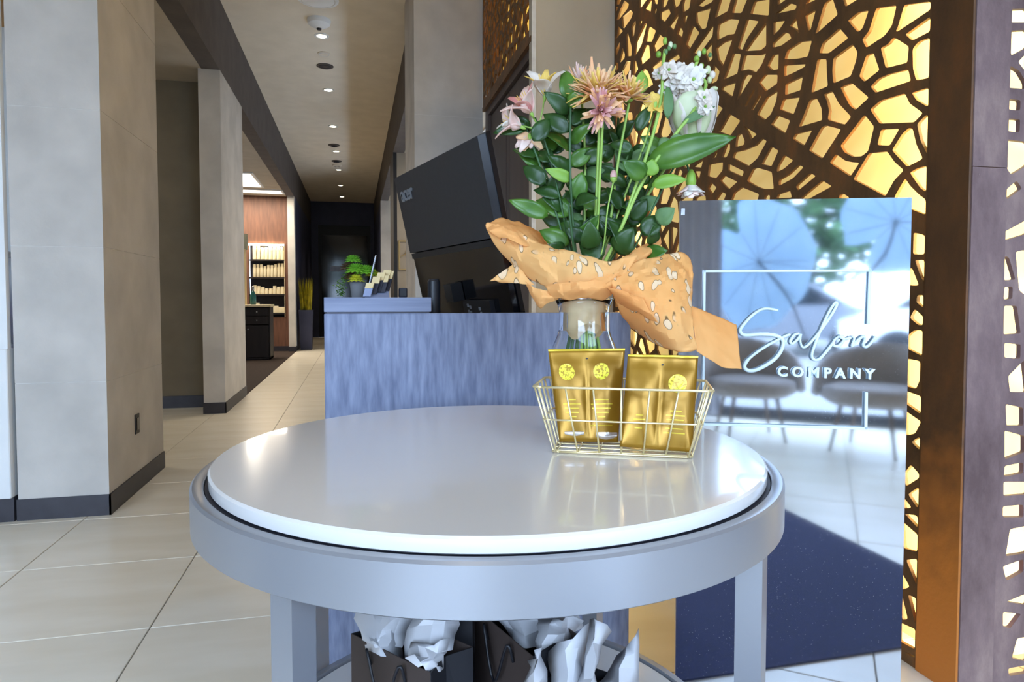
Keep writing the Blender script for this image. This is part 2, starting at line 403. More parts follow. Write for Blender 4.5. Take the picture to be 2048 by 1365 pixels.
# ceilings and beams
struct('ceiling', MB().box((XL, 5.7, HC), (XR, 20.2, HC+.1)).box((XL, -3.3, HC), (3.4, 5.7, HC+.1)), M['ceil'])
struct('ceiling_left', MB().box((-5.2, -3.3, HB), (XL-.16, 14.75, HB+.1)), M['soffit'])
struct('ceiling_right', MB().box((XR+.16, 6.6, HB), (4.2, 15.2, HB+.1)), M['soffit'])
struct('ceiling_sky_block', MB().box((-5.4, -3.35, 4.02), (4.4, 20.4, 4.12)), M['taupe'])  # unseen slab added over everything to keep sky light out
struct('wall_sky_block', MB().box((4.2, 1.7, 0), (4.3, 20.3, 4.02)).box((3.3, 1.7, 0), (4.3, 1.78, 4.02)), M['taupe'])  # unseen walls added to stop sky light leaking in from the right
struct('trim_1', MB().box((XL-.16, -3.3, HB-.004), (XL, 20.1, HC)), M['beam'])       # dark beam, left of the hall
struct('trim_2', MB().box((XR, 6.6, HB-.004), (XR+.16, 20.1, HC)), M['beam'])        # beam, right of the hall

def pillar(name, x0, x1, y0, y1, z1, joints, faces, m='concrete'):
    """core with large concrete tiles on the faces that show, dark skirting"""
    core = struct(name, MB().box((x0+.0022, y0+.0022, 0), (x1-.0022, y1-.0022, z1)), M['joint'])
    hs = [.0] + joints + [z1]
    for a, b in zip(hs[:-1], hs[1:]):
        a_, b_ = a+.0015, b-.0015
        if 'f' in faces: MB().box((x0, y0, a_), (x1, y0+.0021, b_)).build('tile', M[m], core)
        if 'r' in faces: MB().box((x1-.0021, y0+.0022, a_), (x1, y1, b_)).build('tile', M[m], core)
        if 'l' in faces: MB().box((x0, y0+.0022, a_), (x0+.0021, y1, b_)).build('tile', M[m], core)
    MB().box((x0-.006, y0-.006, 0), (x1+.008, y0, .105)).box((x1, y0-.006, 0), (x1+.008, y1, .105)).build('baseboard', M['base'], core)
    return core
p1 = pillar('wall_pillar_near', -1.61, XL, 3.70, 4.68, HB, [.673, 1.34, 2.01, 2.68], 'fr')
c = QP(273, 848, 0, XL)
out = MB().box((XL, c.y-.035, c.z-.055), (XL+.006, c.y+.035, c.z+.055)).build('outlet_plate', M['black'], p1, label='small dark power outlet plate')
MB().box((XL+.006, c.y-.018, c.z-.035), (XL+.009, c.y+.018, c.z+.035)).build('socket', M['gloss'], out)
p2 = pillar('wall_pillar_slim', -1.40, XL, 6.80, 8.05, HB, [], 'fr')
p3 = pillar('wall_pillar_far', -1.345, XL, 14.6, 14.9, HB, [], 'f')
p4 = pillar('wall_pillar_right', XS*.3075, XS*.6667, 5.59, 6.6, HC, [1.30, 2.6], 'fl')

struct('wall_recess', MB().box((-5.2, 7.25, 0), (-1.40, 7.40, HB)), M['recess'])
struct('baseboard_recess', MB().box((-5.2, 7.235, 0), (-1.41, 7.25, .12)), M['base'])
struct('wall_left', MB().box((-5.3, -3.3, 0), (-5.2, 14.9, HC)), M['beige'])
struct('wall_salon_back', MB().box((-5.2, 14.75, 0), (-1.35, 14.9, .72)).box((-5.2, 14.75, 2.24), (-1.35, 14.9, HB)).box((-5.2, 14.75, .72), (-2.13, 14.9, 2.24)).box((-1.42, 14.75, .72), (-1.35, 14.9, 2.24)).box((-2.13, 14.95, .6), (-1.35, 15.0, 2.4)), M['brownwood'])
struct('baseboard_salon', MB().box((-5.2, 14.735, 0), (-1.36, 14.75, .11)), M['base'])
struct('wall_hall_left', MB().box((XL-.1, 14.9, 0), (XL, 20.1, HB)), M['navywall'])
struct('wall_end', MB().box((XL, 20.1, 3.23), (XR, 20.2, HC)).box((XL, 20.1, 0), (-1.02, 20.2, 3.23)).box((.46, 20.1, 0), (XR, 20.2, 3.23)), M['navywall'])
# dark glazed doorway that closes the hall
d2 = struct('door_2', MB().box((-1.02, 20.14, 2.95), (.46, 20.22, 3.23)).box((-1.02, 20.14, 0), (-.93, 20.22, 2.95)).box((.37, 20.14, 0), (.46, 20.22, 2.95)).box((-.93, 20.14, 0), (.37, 20.22, .12)), M['black'])
MB().box((-.93, 20.17, .12), (.37, 20.19, 2.95)).build('pane', M['gloss'], d2)
MB().box((-.7, 20.12, 1.9), (-.24, 20.165, 2.06)).build('light_bar', M['acryl'], d2)
MB().box((.3, 20.11, .95), (.33, 20.14, 1.25)).build('handle', M['steel'], d2)
# right side: partitions of the rooms beside the hall
struct('wall_partition_near', MB().box((XR+.05, 10.0, 0), (4.2, 10.12, HB)), M['taupe'])
struct('trim_3', MB().box((XR, 9.98, 0), (XR+.05, 10.9, HB)), M['black'])
struct('wall_partition_far', MB().box((XR, 14.85, 0), (4.2, 15.0, HB)), M['concrete'])
struct('wall_right_back', MB().box((4.1, 6.6, 0), (4.2, 15.2, HB)), M['beige'])
struct('wall_right_hall', MB().box((XR, 15.0, 0), (XR+.1, 20.1, HB)), M['navywall'])

# double door in the right-hand recess, side-lit screen above it
DZ = 2.655
d1 = struct('door_1', MB().box((1.078, 4.06, 0), (1.19, 4.10, DZ)).box((1.078, 5.46, 0), (1.19, 5.585, DZ)).box((1.078, 4.10, DZ-.06), (1.19, 5.46, DZ)), M['door'])
for a, b in ((4.105, 4.775), (4.785, 5.455)):
    lf = MB().box((1.10, a, .01), (1.145, b, DZ-.07)).build('door_leaf', M['door'], d1)
    MB().box((1.096, a+.09, .25), (1.10, b-.09, DZ-.25)).build('door_panel', M['door'], lf)
for z in (.35, 1.13, 1.80, 2.4):
    MB().box((1.072, 4.07, z-.06), (1.10, 4.095, z+.06)).build('hinge', M['steel'], d1)
MB().box((1.045, 5.47, 2.14), (1.078, 5.52, 2.29)).build('hinge_bracket', M['steel'], d1)
rw = struct('wall_return', MB().box((1.056, 3.977, 0), (1.85, 4.05, HC+.05)), M['beige'])
struct('trim_4', MB().box((1.052, 3.966, 0), (1.078, 3.9765, HC)), M['joint'])
struct('wall_right_front', MB().box((3.3, -3.3, 0), (3.4, 1.7, HC)), M['corten'])
struct('wall_light_box', MB().box((1.75, 1.75, 0), (1.85, 4.05, HC)).box((1.75, 1.63, 0), (3.3, 1.73, HC)).box((1.35, 4.06, 0), (1.45, 5.58, HC)), M['taupe'])

# ================================================================== cut steel screens
def inside(p, poly):
    x, y = p; c = False; n = len(poly)
    for i in range(n):
        x0, y0 = poly[i]; x1, y1 = poly[i-1]
        if (y0 > y) != (y1 > y) and x < (x1-x0)*(y-y0)/(y1-y0)+x0: c = not c
    return c
def clip(poly, nx, ny, d):
    out = []
    for i in range(len(poly)):
        a, b = poly[i-1], poly[i]; da = a[0]*nx+a[1]*ny-d; db = b[0]*nx+b[1]*ny-d
        if da*db < 0:
            t = da/(da-db); out.append((a[0]+(b[0]-a[0])*t, a[1]+(b[1]-a[1])*t))
        if db <= 0: out.append(b)
    return out
def voronoi_cells(seeds, rect, strut, rng):
    x0, y0, x1, y1 = rect; A = np.array(seeds); out = []
    for i, s in enumerate(seeds):
        d2 = ((A-A[i])**2).sum(1); near = np.argsort(d2)[1:22]
        poly = [(x0,y0),(x1,y0),(x1,y1),(x0,y1)]
        for k in near:
            q = A[k]; nx, ny = q[0]-s[0], q[1]-s[1]; l = math.hypot(nx, ny); nx /= l; ny /= l
            w = strut
            poly = clip(poly, nx, ny, nx*(s[0]+q[0])/2+ny*(s[1]+q[1])/2-w/2)
            if len(poly) < 3: break
        if len(poly) < 3: continue
        ar = abs(sum(poly[j-1][0]*poly[j][1]-poly[j][0]*poly[j-1][1] for j in range(len(poly))))/2
        if ar > .0006: out.append(poly)
    return out
def rounded(poly, r):
    """drop doubled points and soften the corners"""
    P = []
    for p in poly:
        if not P or math.dist(p, P[-1]) > .004: P.append(p)
    if math.dist(P[0], P[-1]) < .004: P.pop()
    out = []
    n = len(P)
    for i in range(n):
        a, b, c = Vector(P[i-1]), Vector(P[i]), Vector(P[(i+1) % n])
        d1, d2 = (a-b), (c-b); k1 = min(r, d1.length*.35); k2 = min(r, d2.length*.35)
        p, q = b+d1.normalized()*k1, b+d2.normalized()*k2
        out += [p, (p+2*b+q)/4, q]
    return out
def jittered(rect, cell, rng, ax=1.0):
    x0, y0, x1, y1 = rect; nx = max(1, int((x1-x0)/(cell*ax))); ny = max(1, int((y1-y0)/cell)); o = []
    for i in range(nx):
        for j in range(ny):
            o.append((x0+(i+.5+rng.uniform(-.46,.46))*(x1-x0)/nx, y0+(j+.5+rng.uniform(-.46,.46))*(y1-y0)/ny))
    return o
def sheet(name, outline, holes, thick, mtx, m, parent):
    cu = bpy.data.curves.new(name, 'CURVE'); cu.dimensions = '2D'; cu.fill_mode = 'BOTH'; cu.extrude = thick/2
    for P in [outline]+holes:
        sp = cu.splines.new('POLY'); sp.points.add(len(P)-1); sp.use_cyclic_u = True
        for q, pt in zip(P, sp.points): pt.co = (q[0], q[1], 0, 1)
    to = bpy.data.objects.new(name, cu); COL.objects.link(to)
    me = bpy.data.meshes.new_from_object(to.evaluated_get(bpy.context.evaluated_depsgraph_get()))
    bpy.data.objects.remove(to, do_unlink=True)
    me.transform(mtx); me.transform(Matrix.Translation(-ORG[parent.name])); me.materials.clear(); me.materials.append(m); me.name = name
    o = bpy.data.objects.new(name, me); COL.objects.link(o); o.parent = parent; ORG[o.name] = ORG[parent.name]
    return o
def conv(view, lists, ax, val, i0, i1):
    ox, oy, s = view; out = []
    for L in lists:
        P = []
        for x, y in zip(L[0::2], L[1::2]):
            q = QP(ox+x/s, oy+y/s, ax, val); P.append((q[i0], q[i1]))
        out.append(P)
    return out
# openings measured on the big screen beside the entrance (three close views of it)
VA = (1220, 0, 5.935); VB = (1540, 0, 5.689); VC = (1540, 200, 5.689); VD = (1360, 160, 5.25); VE = (1780, 380, 2.73); VF = (1780, 850, 2.65)
HA = [[80,-20,130,-20,105,50,75,50],[165,10,215,50,200,100,105,225,75,235,110,130],[60,80,95,80,65,150],[135,210,235,125,265,150,240,220,165,330,145,320],
[90,310,145,370,100,420,65,465,85,400],[245,330,295,245,298,290,275,430,255,430],[345,250,375,245,355,305,340,300],[300,500,400,290,428,285,370,520,295,660,285,655],
[440,330,470,318,535,365,490,490,415,490],[185,430,205,395,250,560,245,660,195,665],[60,600,110,500,105,570,80,640,55,690],[105,720,145,570,170,650,165,690,120,740],
[410,540,455,540,470,680,365,770,350,690],[505,540,575,405,640,460,640,520,530,620],[485,800,600,710,660,760,560,960,530,930],[60,740,90,750,90,810,60,860],
[140,830,190,735,235,730,225,830,165,930],[275,730,300,720,325,820,265,920],[280,960,400,820,440,850,500,1000,390,1070,270,1020],[105,930,135,960,135,1060,110,1060],
[180,960,215,930,210,985,170,985],[670,720,800,640,820,690,720,760],[800,770,860,730,900,790,830,810],[345,-20,440,-20,360,90,340,85],[400,100,475,-10,490,10,475,140],
[500,-20,565,-20,555,50,515,40],[510,150,520,100,545,100,535,170],[620,-20,690,-20,655,70,610,100,605,60],[735,-20,845,-20,810,60,765,95,745,50],[590,145,690,105,710,160,640,260,585,220],
[690,310,800,165,800,210,745,360],[870,-20,950,-20,930,100,860,145,850,60],[1030,60,1120,-20,1225,-20,1195,25,1090,80],[870,190,915,180,885,290,865,240],[785,400,820,310,860,370,845,445],
[1010,150,1150,110,1185,85,1130,330,1070,345,1020,270],[895,520,960,330,985,310,1050,390,935,580],[980,620,1180,330,1215,310,1205,430,1050,640],[1110,610,1205,500,1195,600,1210,690,1160,740],
[1305,-20,1425,-20,1385,130,1240,210,1245,180],[1485,-20,1620,-20,1550,150,1440,150],[1280,290,1400,230,1520,240,1465,400,1390,410,1270,470,1265,380],[1255,570,1330,510,1440,470,1330,780,1270,690],
[1225,770,1290,850,1260,960,1180,1000,1200,900],[1705,20,1880,-10,1870,180,1660,160],[1615,235,1750,260,1620,450,1560,590,1510,565],[1840,270,1840,540,1780,590,1600,600,1690,470,1780,350],
[1450,640,1540,650,1500,870,1340,940,1380,850],[1330,1030,1480,980,1440,1150,1310,1060],[1590,660,1760,660,1840,630,1790,760,1720,860,1640,820,1550,840],[1560,960,1600,890,1680,900,1500,1190],
[1590,1255,1690,1065,1710,1075,1607,1270],[1662,1300,1758,1130,1788,1135,1688,1312],[1860,780,1920,660,1990,640,1985,820,1910,830],[1760,980,1830,890,1975,890,1970,990,1840,1080],[1740,1355,1850,1160,1975,1080,1960,1200,1900,1350,1830,1420]]
HBv = [[80,-20,190,-20,75,60],[55,155,210,35,290,60,280,105],[30,250,160,235,100,330,30,400],[395,50,430,-20,540,-20],[390,180,510,110,450,340,425,345],[215,295,285,205,318,380,280,330],
[25,490,150,370,205,385,230,435,120,515,25,540],[510,380,610,40,690,-20,700,-10,755,165,560,340],[815,-20,1000,-20,850,75],[880,235,990,145,1108,120,1040,320,990,360,960,330],
[1045,445,1120,350,1200,100,1420,70,1370,290,1290,400,1090,535],[1430,340,1450,300,1520,60,1865,15,1865,70,1440,355],[1535,390,1860,155,1855,330,1610,455],[160,670,195,570,330,480,460,465,415,640,300,665],
[555,600,590,490,775,325,872,435,660,600],[715,665,925,510,980,600,960,700,905,860,715,940,705,800],[1255,545,1340,500,1385,435,1420,440,1560,530,1545,705,1310,765],[1615,560,1680,480,1855,415,1840,865,1655,905,1620,780],
[1085,635,1165,605,1195,700,1230,795,1065,925,1010,865],[530,680,630,680,635,850,645,975,465,1050],[155,745,390,730,380,760,270,820,155,870],[170,960,360,870,335,1025,165,1080],
[795,1000,920,950,1105,1110,960,1245,900,1200],[1140,985,1220,900,1330,850,1550,795,1580,920,1195,1050],[605,1080,700,1045,770,1180,905,1325,835,1413,650,1358,665,1258,640,1150],[440,1145,520,1125,570,1230,578,1363,320,1440,370,1330],
[105,1243,140,1135,325,1108,255,1300],[1605,1060,1840,985,1835,1210,1780,1215,1660,1140],[1140,1245,1250,1150,1520,1070,1570,1180,1715,1285,1620,1385,1245,1400]]
HCv = [[5,280,75,180,215,235,160,380],[250,440,280,390,465,345,375,520],[440,570,575,320,620,295,790,340,585,660],[800,520,1060,180,1165,310,1100,580,1030,635,930,640,840,590],[675,715,745,620,850,695,930,710,1000,715,900,865],
[1215,510,1255,340,1455,330,1350,515],[1385,570,1500,385,1570,325,1610,335,1650,510,1720,660,1550,750],[1665,280,1750,190,1830,160,1815,620,1780,620,1700,450],[950,900,1120,615,1320,595,1400,710,1500,800,1395,910,1300,1085],
[1585,830,1650,790,1805,740,1795,1065,1700,1000],[1420,1090,1530,900,1580,980,1680,1080,1795,1165,1785,1315,1600,1240,1400,1180],[70,820,75,760,150,630,250,690,150,780],[95,975,95,910,200,850,315,740,365,770,250,890],
[290,990,300,965,445,835,505,870,310,1030],[65,1120,80,1075,215,1030,235,1110],[340,1120,580,920,685,985,440,1120],[775,1085,820,1065,890,1110,860,1150,780,1140]]
HD = [[510,360,620,430,520,580,400,540,420,520],[665,485,795,570,735,625,715,570],[580,640,590,590,635,560,670,640,660,680,575,705],[430,810,480,670,515,670,515,740,480,810],[330,820,385,720,400,700,370,810],
[550,815,570,760,660,740,780,690,845,620,895,645,800,820,710,900],[850,880,945,700,1022,745,950,905],[300,890,440,865,435,950,370,1030,285,1010],[500,880,660,960,640,1015,495,950],[415,1060,455,1005,590,1070,500,1150],
[700,1060,760,940,800,925,950,970,970,1140,860,1140,790,1115],[285,1140,320,1080,375,1130,330,1200],[360,1270,425,1175,475,1200,440,1290],[530,1270,560,1190,640,1130,815,1200,790,1290],[870,1250,890,1210,935,1210,930,1290],[130,910,235,835,215,920],[140,960,210,960,190,1050,160,1010],[320,215,438,300,370,400,300,420]]
HE = [[125,235,200,255,197,350,122,350],[132,385,195,385,190,515,160,470],[95,430,115,430,150,520,90,520],[145,575,193,578,190,655,138,612],[105,700,130,652,170,690,192,738,150,738],[90,800,125,770,193,772,193,917,90,865],[85,925,158,940,155,1040,135,1085,85,1070],[165,1100,190,1055,190,1105],[80,1100,190,1140,188,1243,80,1165],[80,1210,162,1268,130,1330,80,1340]]
HF = [[108,92,148,68,178,105,172,155],[70,260,105,215,158,275,80,325],[92,370,165,320,168,435,135,435],[70,390,108,440,68,445],[75,475,130,482,165,520,163,570],[60,515,163,605,163,678,70,655],[82,720,140,715,160,830,155,902],[60,790,98,860,60,875],[92,905,158,935,155,1068,125,1060],[60,910,88,1030,60,1035],[45,1050,155,1100,153,1205,45,1145],[70,1205,152,1240,148,1350],[20,1225,45,1290,80,1320,50,1370,20,1370]]
traced = []
for v, h in ((VA,HA),(VB,HBv),(VC,HCv),(VD,HD),(VE,HE),(VF,HF)): traced += conv(v, h, 0, XS, 1, 2)
def trim(P, x0, y0, x1, y1, k):
    cx_, cy_ = sum(p[0] for p in P)/len(P), sum(p[1] for p in P)/len(P); P = [(cx_+(p[0]-cx_)*k, cy_+(p[1]-cy_)*k) for p in P]
    for nx, ny, d in ((-1,0,-x0),(1,0,x1),(0,-1,-y0),(0,1,y1)):
        P = clip(P, nx, ny, d)
        if len(P) < 3: return None
    return P
traced = [q for q in (trim(P, 1.604, .03, 3.955, HC-.03, 1.045) for P in traced) if q]
keep = []
for P in traced:
    c = (sum(p[0] for p in P)/len(P), sum(p[1] for p in P)/len(P))
    if any(any(inside(p, K) for p in P) or inside(c, K) or any(inside(p, P) for p in K) for K in keep): continue
    keep.append(P)
band = [(QP(x, y, 0, XS).y, QP(x, y, 0, XS).z) for x, y in ((1229,-60),(1255,0),(1380,100),(1445,180),(1540,251),(1707,359),(1767,391),(1850,432),(1850,466),(1696,395),(1630,350),(1585,322),(1531,284),(1478,242),(1444,217),(1406,185),(1330,105),(1270,45),(1229,5))]
rng = random.Random(11)
rect1 = (1.615, .03, 3.945, HC-.03)
def seg_close(P, K, tol):
    for p in P:
        for i in range(len(K)):
            a, b = Vector(K[i-1]), Vector(K[i]); ab = b-a; t = max(0, min(1, (Vector(p)-a).dot(ab)/max(ab.length_squared, 1e-9)))
            if (a+ab*t-Vector(p)).length < tol: return True
    return False
fill = []
for P in voronoi_cells(jittered(rect1, .12, rng), rect1, .026, rng):
    c = (sum(p[0] for p in P)/len(P), sum(p[1] for p in P)/len(P)); bad = inside(c, band) or any(inside(p, band) for p in P)
    if not bad:
        bx = (min(p[0] for p in P)-.03, max(p[0] for p in P)+.03, min(p[1] for p in P)-.03, max(p[1] for p in P)+.03)
        for K in keep:
            if max(p[0] for p in K) < bx[0] or min(p[0] for p in K) > bx[1] or max(p[1] for p in K) < bx[2] or min(p[1] for p in K) > bx[3]: continue
            if inside(c, K) or any(inside(p, K) for p in P) or any(inside(p, P) for p in K) or seg_close(P, K, .016) or seg_close(K, P, .016): bad = True; break
    if not bad: fill.append(P)
holes1 = [rounded(P, .007) for P in keep+fill]
scr1 = thing('screen_panel', 'tall rusted steel screen with cut organic openings, running back from the corner post', 'screen', (XS+.009, 2.78, 0))
toX = lambda x: Matrix(((0,0,1,x),(1,0,0,0),(0,1,0,0),(0,0,0,1)))        # (y, z) drawing to the plane x = const
toY = lambda y: Matrix(((1,0,0,0),(0,0,-1,y),(0,1,0,0),(0,0,0,1)))
sheet('cut_sheet', [(1.598,0),(3.975,0),(3.975,HC),(1.598,HC)], holes1, .011, toX(XS+.009), M['corten'], scr1)
MB().box((XS, 3.962, 0), (XS+.03, 3.976, HC)).build('edge_strip', M['corten'], scr1)
# corner post
post = thing('corner_post', 'rusted steel corner post between the two cut screens', 'post', (XS+.055, 1.525, 0))
MB().rbox((XS-.004, 1.457, 0), (XS+.112, 1.596, HC), .003).build('post_body', M['rust_glow_post'], post)
MB().box((XS, 1.453, 0), (XS+.113, 1.4575, 1.430)).build('face_plate', M['corten2'], post)
MB().box((XS, 1.453, 1.432), (XS+.113, 1.4575, HC)).build('face_plate', M['corten2'], post)
for z in (1.41, 1.45, .4, 2.2):
    MB().sphere((XS+.022, 1.453, z), .0035, 8, 4, (1,.5,1)).build('screw', M['corten2'], post)
# second screen, facing the entrance
VG = (1920, 0, 1.95); VH = (1740, 400, 1.4156)
HG = [[198,35,270,32,270,85,200,85],[197,120,270,115,270,180,205,215],[232,240,270,200,270,290],[197,255,235,275,262,320,262,345,195,340],[195,385,240,390,238,430,193,425],[190,462,238,465,236,515,190,510],[188,545,270,555,270,640,205,680,185,650],[185,740,225,705,245,735,185,778],[178,905,270,855,270,910,178,938],[178,1000,195,1005,220,1090,175,1092],[222,985,270,975,270,1160,235,1130],[178,1120,210,1120,208,1165,175,1170],[177,1195,225,1195,240,1300,175,1305],[178,1340,240,1345,238,1400,178,1395]]
HH = [[388,580,436,590,436,640,390,640],[395,500,440,455,450,545,400,545],[385,655,440,670,440,715,385,735],[385,755,436,745,436,775,383,785],[382,800,450,800,450,835,382,840],[380,870,436,865,436,900,380,900],[400,935,450,925,450,1000,388,1010],[380,1040,436,1020,436,1055,390,1080],[390,1140,450,1115,450,1150],[380,1170,430,1175,400,1215,380,1210],[405,1300,420,1245,450,1240,450,1310],[395,1330,450,1320,450,1380,400,1380]]
k2 = []
for P in conv(VG, HG, 1, 1.461, 0, 2)+conv(VH, HH, 1, 1.461, 0, 2):
    P = trim(P, XS+.122, .03, 3.2, HC-.03, 1.03)
    if not P: continue
    if not any(any(inside(p, K) for p in P) or any(inside(p, P) for p in K) for K in k2): k2.append(P)
r2 = (1.78, .03, 3.27, HC-.03)
f2 = [P for P in voronoi_cells(jittered(r2, .14, rng), r2, .028, rng) if not any(inside(p, K) for K in k2 for p in P) and not any(inside(p, P) for K in k2 for p in K) and not any(seg_close(P, K, .014) or seg_close(K, P, .014) for K in k2)]
scr2 = thing('screen_panel', 'rusted steel screen with bright openings at the right of the corner post', 'screen', (2.5, 1.47, 0))
sheet('cut_sheet', [(XS+.1145,0),(3.29,0),(3.29,HC),(XS+.1145,HC)], [rounded(P, .006) for P in k2+f2], .012, toY(1.47), M['corten2'], scr2)
# small screen above the double door
rng = random.Random(5)
r3 = (4.06, 2.74, 5.55, HC-.03)
scr3 = thing('screen_panel', 'small rusted cut steel screen above the brown double door', 'screen', (1.066, 4.8, DZ))
sheet('cut_sheet', [(4.0,DZ),(5.585,DZ),(5.585,HC),(4.0,HC)], [rounded(P, .008) for P in voronoi_cells(jittered(r3, .08, rng, 1.3), r3, .028, rng)], .016, toX(1.066), M['corten'], scr3)
MB().box((1.052, 4.0, DZ-.004), (1.13, 5.585, DZ+.03)).build('bottom_edge', M['corten'], scr3)

# glowing back panels and the LED strips in the cavities behind the screens
def glow(name, c, e, es):
    m = mat(name, c, rough=.9); b = m.node_tree.nodes['Principled BSDF']
    b.inputs['Emission Color'].default_value = lin(e)+(1,); b.inputs['Emission Strength'].default_value = es; return m
M['glow1'] = glow('light_box_cream', (250,232,170), (255,224,140), .30)
M['glow2'] = glow('light_box_white', (250,236,190), (255,236,170), 1.6)
M['glow3'] = glow('light_box_amber', (250,220,140), (255,206,90), .8)
MB().box((1.725, 1.60, 0), (1.745, 3.975, HC)).build('light_box', M['glow1'], label='cream lit back panel behind the tall rusted screen', cat='light box')
MB().box((1.76, 1.595, 0), (3.28, 1.615, HC)).build('light_box', M['glow2'], label='bright lit back panel behind the right-hand screen', cat='light box')
MB().box((1.20, 4.07, DZ+.05), (1.22, 5.57, HC)).build('light_box', M['glow3'], label='amber lit back panel behind the screen above the door', cat='light box')
YEL = (1.0, .77, .36)
area('led_strip_near', (1.665, 1.615, 1.95), (R(90), 0, 0), (.09, 3.8), 34, YEL)
area('led_strip_far', (1.665, 3.955, 1.95), (R(90), 0, R(180)), (.07, 3.8), 12, YEL)

# ================================================================== ceiling fittings
def lamp_spot(loc, power, col, ang, parent=None, rad=.05):
    l = bpy.data.lights.new('spot_beam', 'SPOT'); l.energy = power; l.color = col; l.spot_size = R(ang); l.spot_blend = .7; l.shadow_soft_size = rad
    o = bpy.data.objects.new('spot_beam', l); o.location = loc; COL.objects.link(o)
WARM = (1.0, .80, .54)
order = ['nearest', 'second', 'third', 'fourth', 'fifth', 'sixth', 'farthest']
base = thing('downlight', 'x', 'downlight', (0, 0, HC), 'recessed ceiling spots along the hall')
MB().lathe([(.052,-.006),(.075,-.006),(.078,0),(.052,0)], n=20, cap=False).build('trim_ring', M['white'], base, local=True)
MB().lathe([(.0,-.003),(.052,-.003)], n=20, cap=False).build('lens', M['led'], base, local=True)
for i, y in enumerate((7.55, 9.45, 11.39, 13.28, 15.14, 17.17, 19.06)):
    lab = 'glowing warm recessed ceiling spot, %s along the hall' % order[i]
    if i == 0: base.location = (-.322, y, HC); base['label'] = lab
    else: copy_tree(base, (-.322, y, HC), label=lab)
    lamp_spot((-.322, y, HC-.02), 48 if i < 3 else 45, WARM, 66)
for p in ((-.32, 5.6), (-.32, 1.8), (-.32, 0)): lamp_spot((p[0], p[1], HC-.02), 24, (1, .88, .7), 60)  # unseen spots added to light the front floor
def ceil_disc(x, y, r, prof, m, name, label, cat):
    p = QP(x, y, 2, HC)
    t = thing(name, label, cat, (p.x, p.y, HC))
    MB().lathe([(r*a, -h) for a, h in prof], n=24).build('housing', M[m], t, smooth=30, local=True)
    return t, p
t, p = ceil_disc(636, -3, .19, [(1,0),(1,.012),(.85,.02),(.2,.03)], 'white', 'ceiling_speaker', 'large white round ceiling fitting nearest the camera, cut by the top edge', 'ceiling fitting')
MB().lathe([(.15,-.021),(.155,-.024),(.16,-.021)], n=24, cap=False).build('grille_ring', M['joint'], t, local=True)
t, p = ceil_disc(638, 40, .115, [(1,0),(1,.02),(.92,.045),(.45,.075),(.2,.085)], 'white', 'smoke_detector', 'white domed smoke detector in front of the nearest ceiling spot', 'smoke detector')
MB().lathe([(.0,-.10),(.022,-.098),(.026,-.08)], n=12, cap=False).build('sensor_tip', M['cardb'], t, local=True)
t, p = ceil_disc(648, 107, .07, [(1,0),(1,.008),(.8,.012),(.3,.004)], 'ceil', 'sprinkler_cover', 'pale round sprinkler cover plate behind the nearest ceiling spot', 'cover plate')
MB().lathe([(.05,-.014),(.056,-.016),(.06,-.013)], n=20, cap=False).build('rim', M['joint'], t, local=True)
t, p = ceil_disc(650, 132, .10, [(1,0),(1,.006),(.9,.01)], 'beam', 'dark_vent_disc', 'dark round disc on the ceiling before the second spot', 'vent')
MB().lathe([(.03,-.012),(.07,-.014),(.075,-.010)], n=20, cap=False).build('louvre', M['cardb'], t, local=True)
for q, (x, y, nm, lab) in enumerate(((668, 290, 'sprinkler_cover', 'small grey round cover plate between third and fourth spots'), (673, 322, 'sprinkler_cover', 'small dark round cover plate just before the fifth spot'), (674, 331, 'smoke_detector', 'small far smoke detector right before the fifth spot'))):
    t, p = ceil_disc(x, y, .10, [(1,0),(1,.012),(.8,.02),(.3,.035 if q == 2 else .012)], 'beam' if q < 2 else 'ceil', nm, lab, 'ceiling fitting')
    MB().lathe([(.02,-.03),(.05,-.032),(.055,-.01)], n=16, cap=False).build('centre', M['cardb'], t, local=True)

# ================================================================== reception counter
CY = 1.74
ct = thing('reception_counter', 'blue-grey laminate reception counter behind the round table', 'counter', (.335, 2.1, 0))
MB().rbox((-.076, CY, 0), (.748, CY+.035, 1.045), .002).build('front_panel', M['counter'], ct)
MB().box((-.076, CY+.036, 0), (-.046, 2.85, 1.0)).build('side_panel', M['counter'], ct)
MB().box((.718, CY+.036, 0), (.748, 2.85, 1.0)).build('side_panel', M['counter'], ct)
MB().box((-.045, CY+.036, .72), (.717, 2.85, .75)).build('desk_top', M['counter_h'], ct)
MB().box((-.045, CY+.036, 1.018), (.195, CY+.40, 1.043)).build('shelf_top', M['counter_h'], ct)
MB().box((-.070, CY+.004, 1.045), (.188, CY+.40, 1.049)).build('shadow_gap', M['base'], ct)
MB().rbox((-.076, CY, 1.049), (.193, CY+.41, 1.086), .0015).build('raised_ledge', M['counter_h'], ct)

# ------------------------------------------------------------------ monitor
w = Vector((-.2525, .9676, 0)); nn = Vector((.9676, .2525, 0)); tt = R(12.5)
e2 = Vector((0,0,-1))*math.cos(tt)+nn*math.sin(tt); nt_ = (nn*math.cos(tt)+Vector((0,0,1))*math.sin(tt))  # away from camera
TR = Vector((.331, 1.822, 1.537)); LW, LH = .75, .60
mon = thing('monitor', 'large black computer monitor seen from behind on the reception counter', 'monitor', (.45, 2.2, .75))
def slab_(a0, a1, h0, h1, d0, d1, name, m, parent, taper=0, **k):
    def pt(a, h, d): return TR+w*a+e2*h+nt_*d
    mb = MB()
    mb.loft([[pt(a0+taper,h0+taper,d0),pt(a1-taper,h0+taper,d0),pt(a1-taper,h1-taper,d0),pt(a0+taper,h1-taper,d0)],
             [pt(a0,h0,d1),pt(a1,h0,d1),pt(a1,h1,d1),pt(a0,h1,d1)]], True)
    return mb.build(name, m, parent, **k)
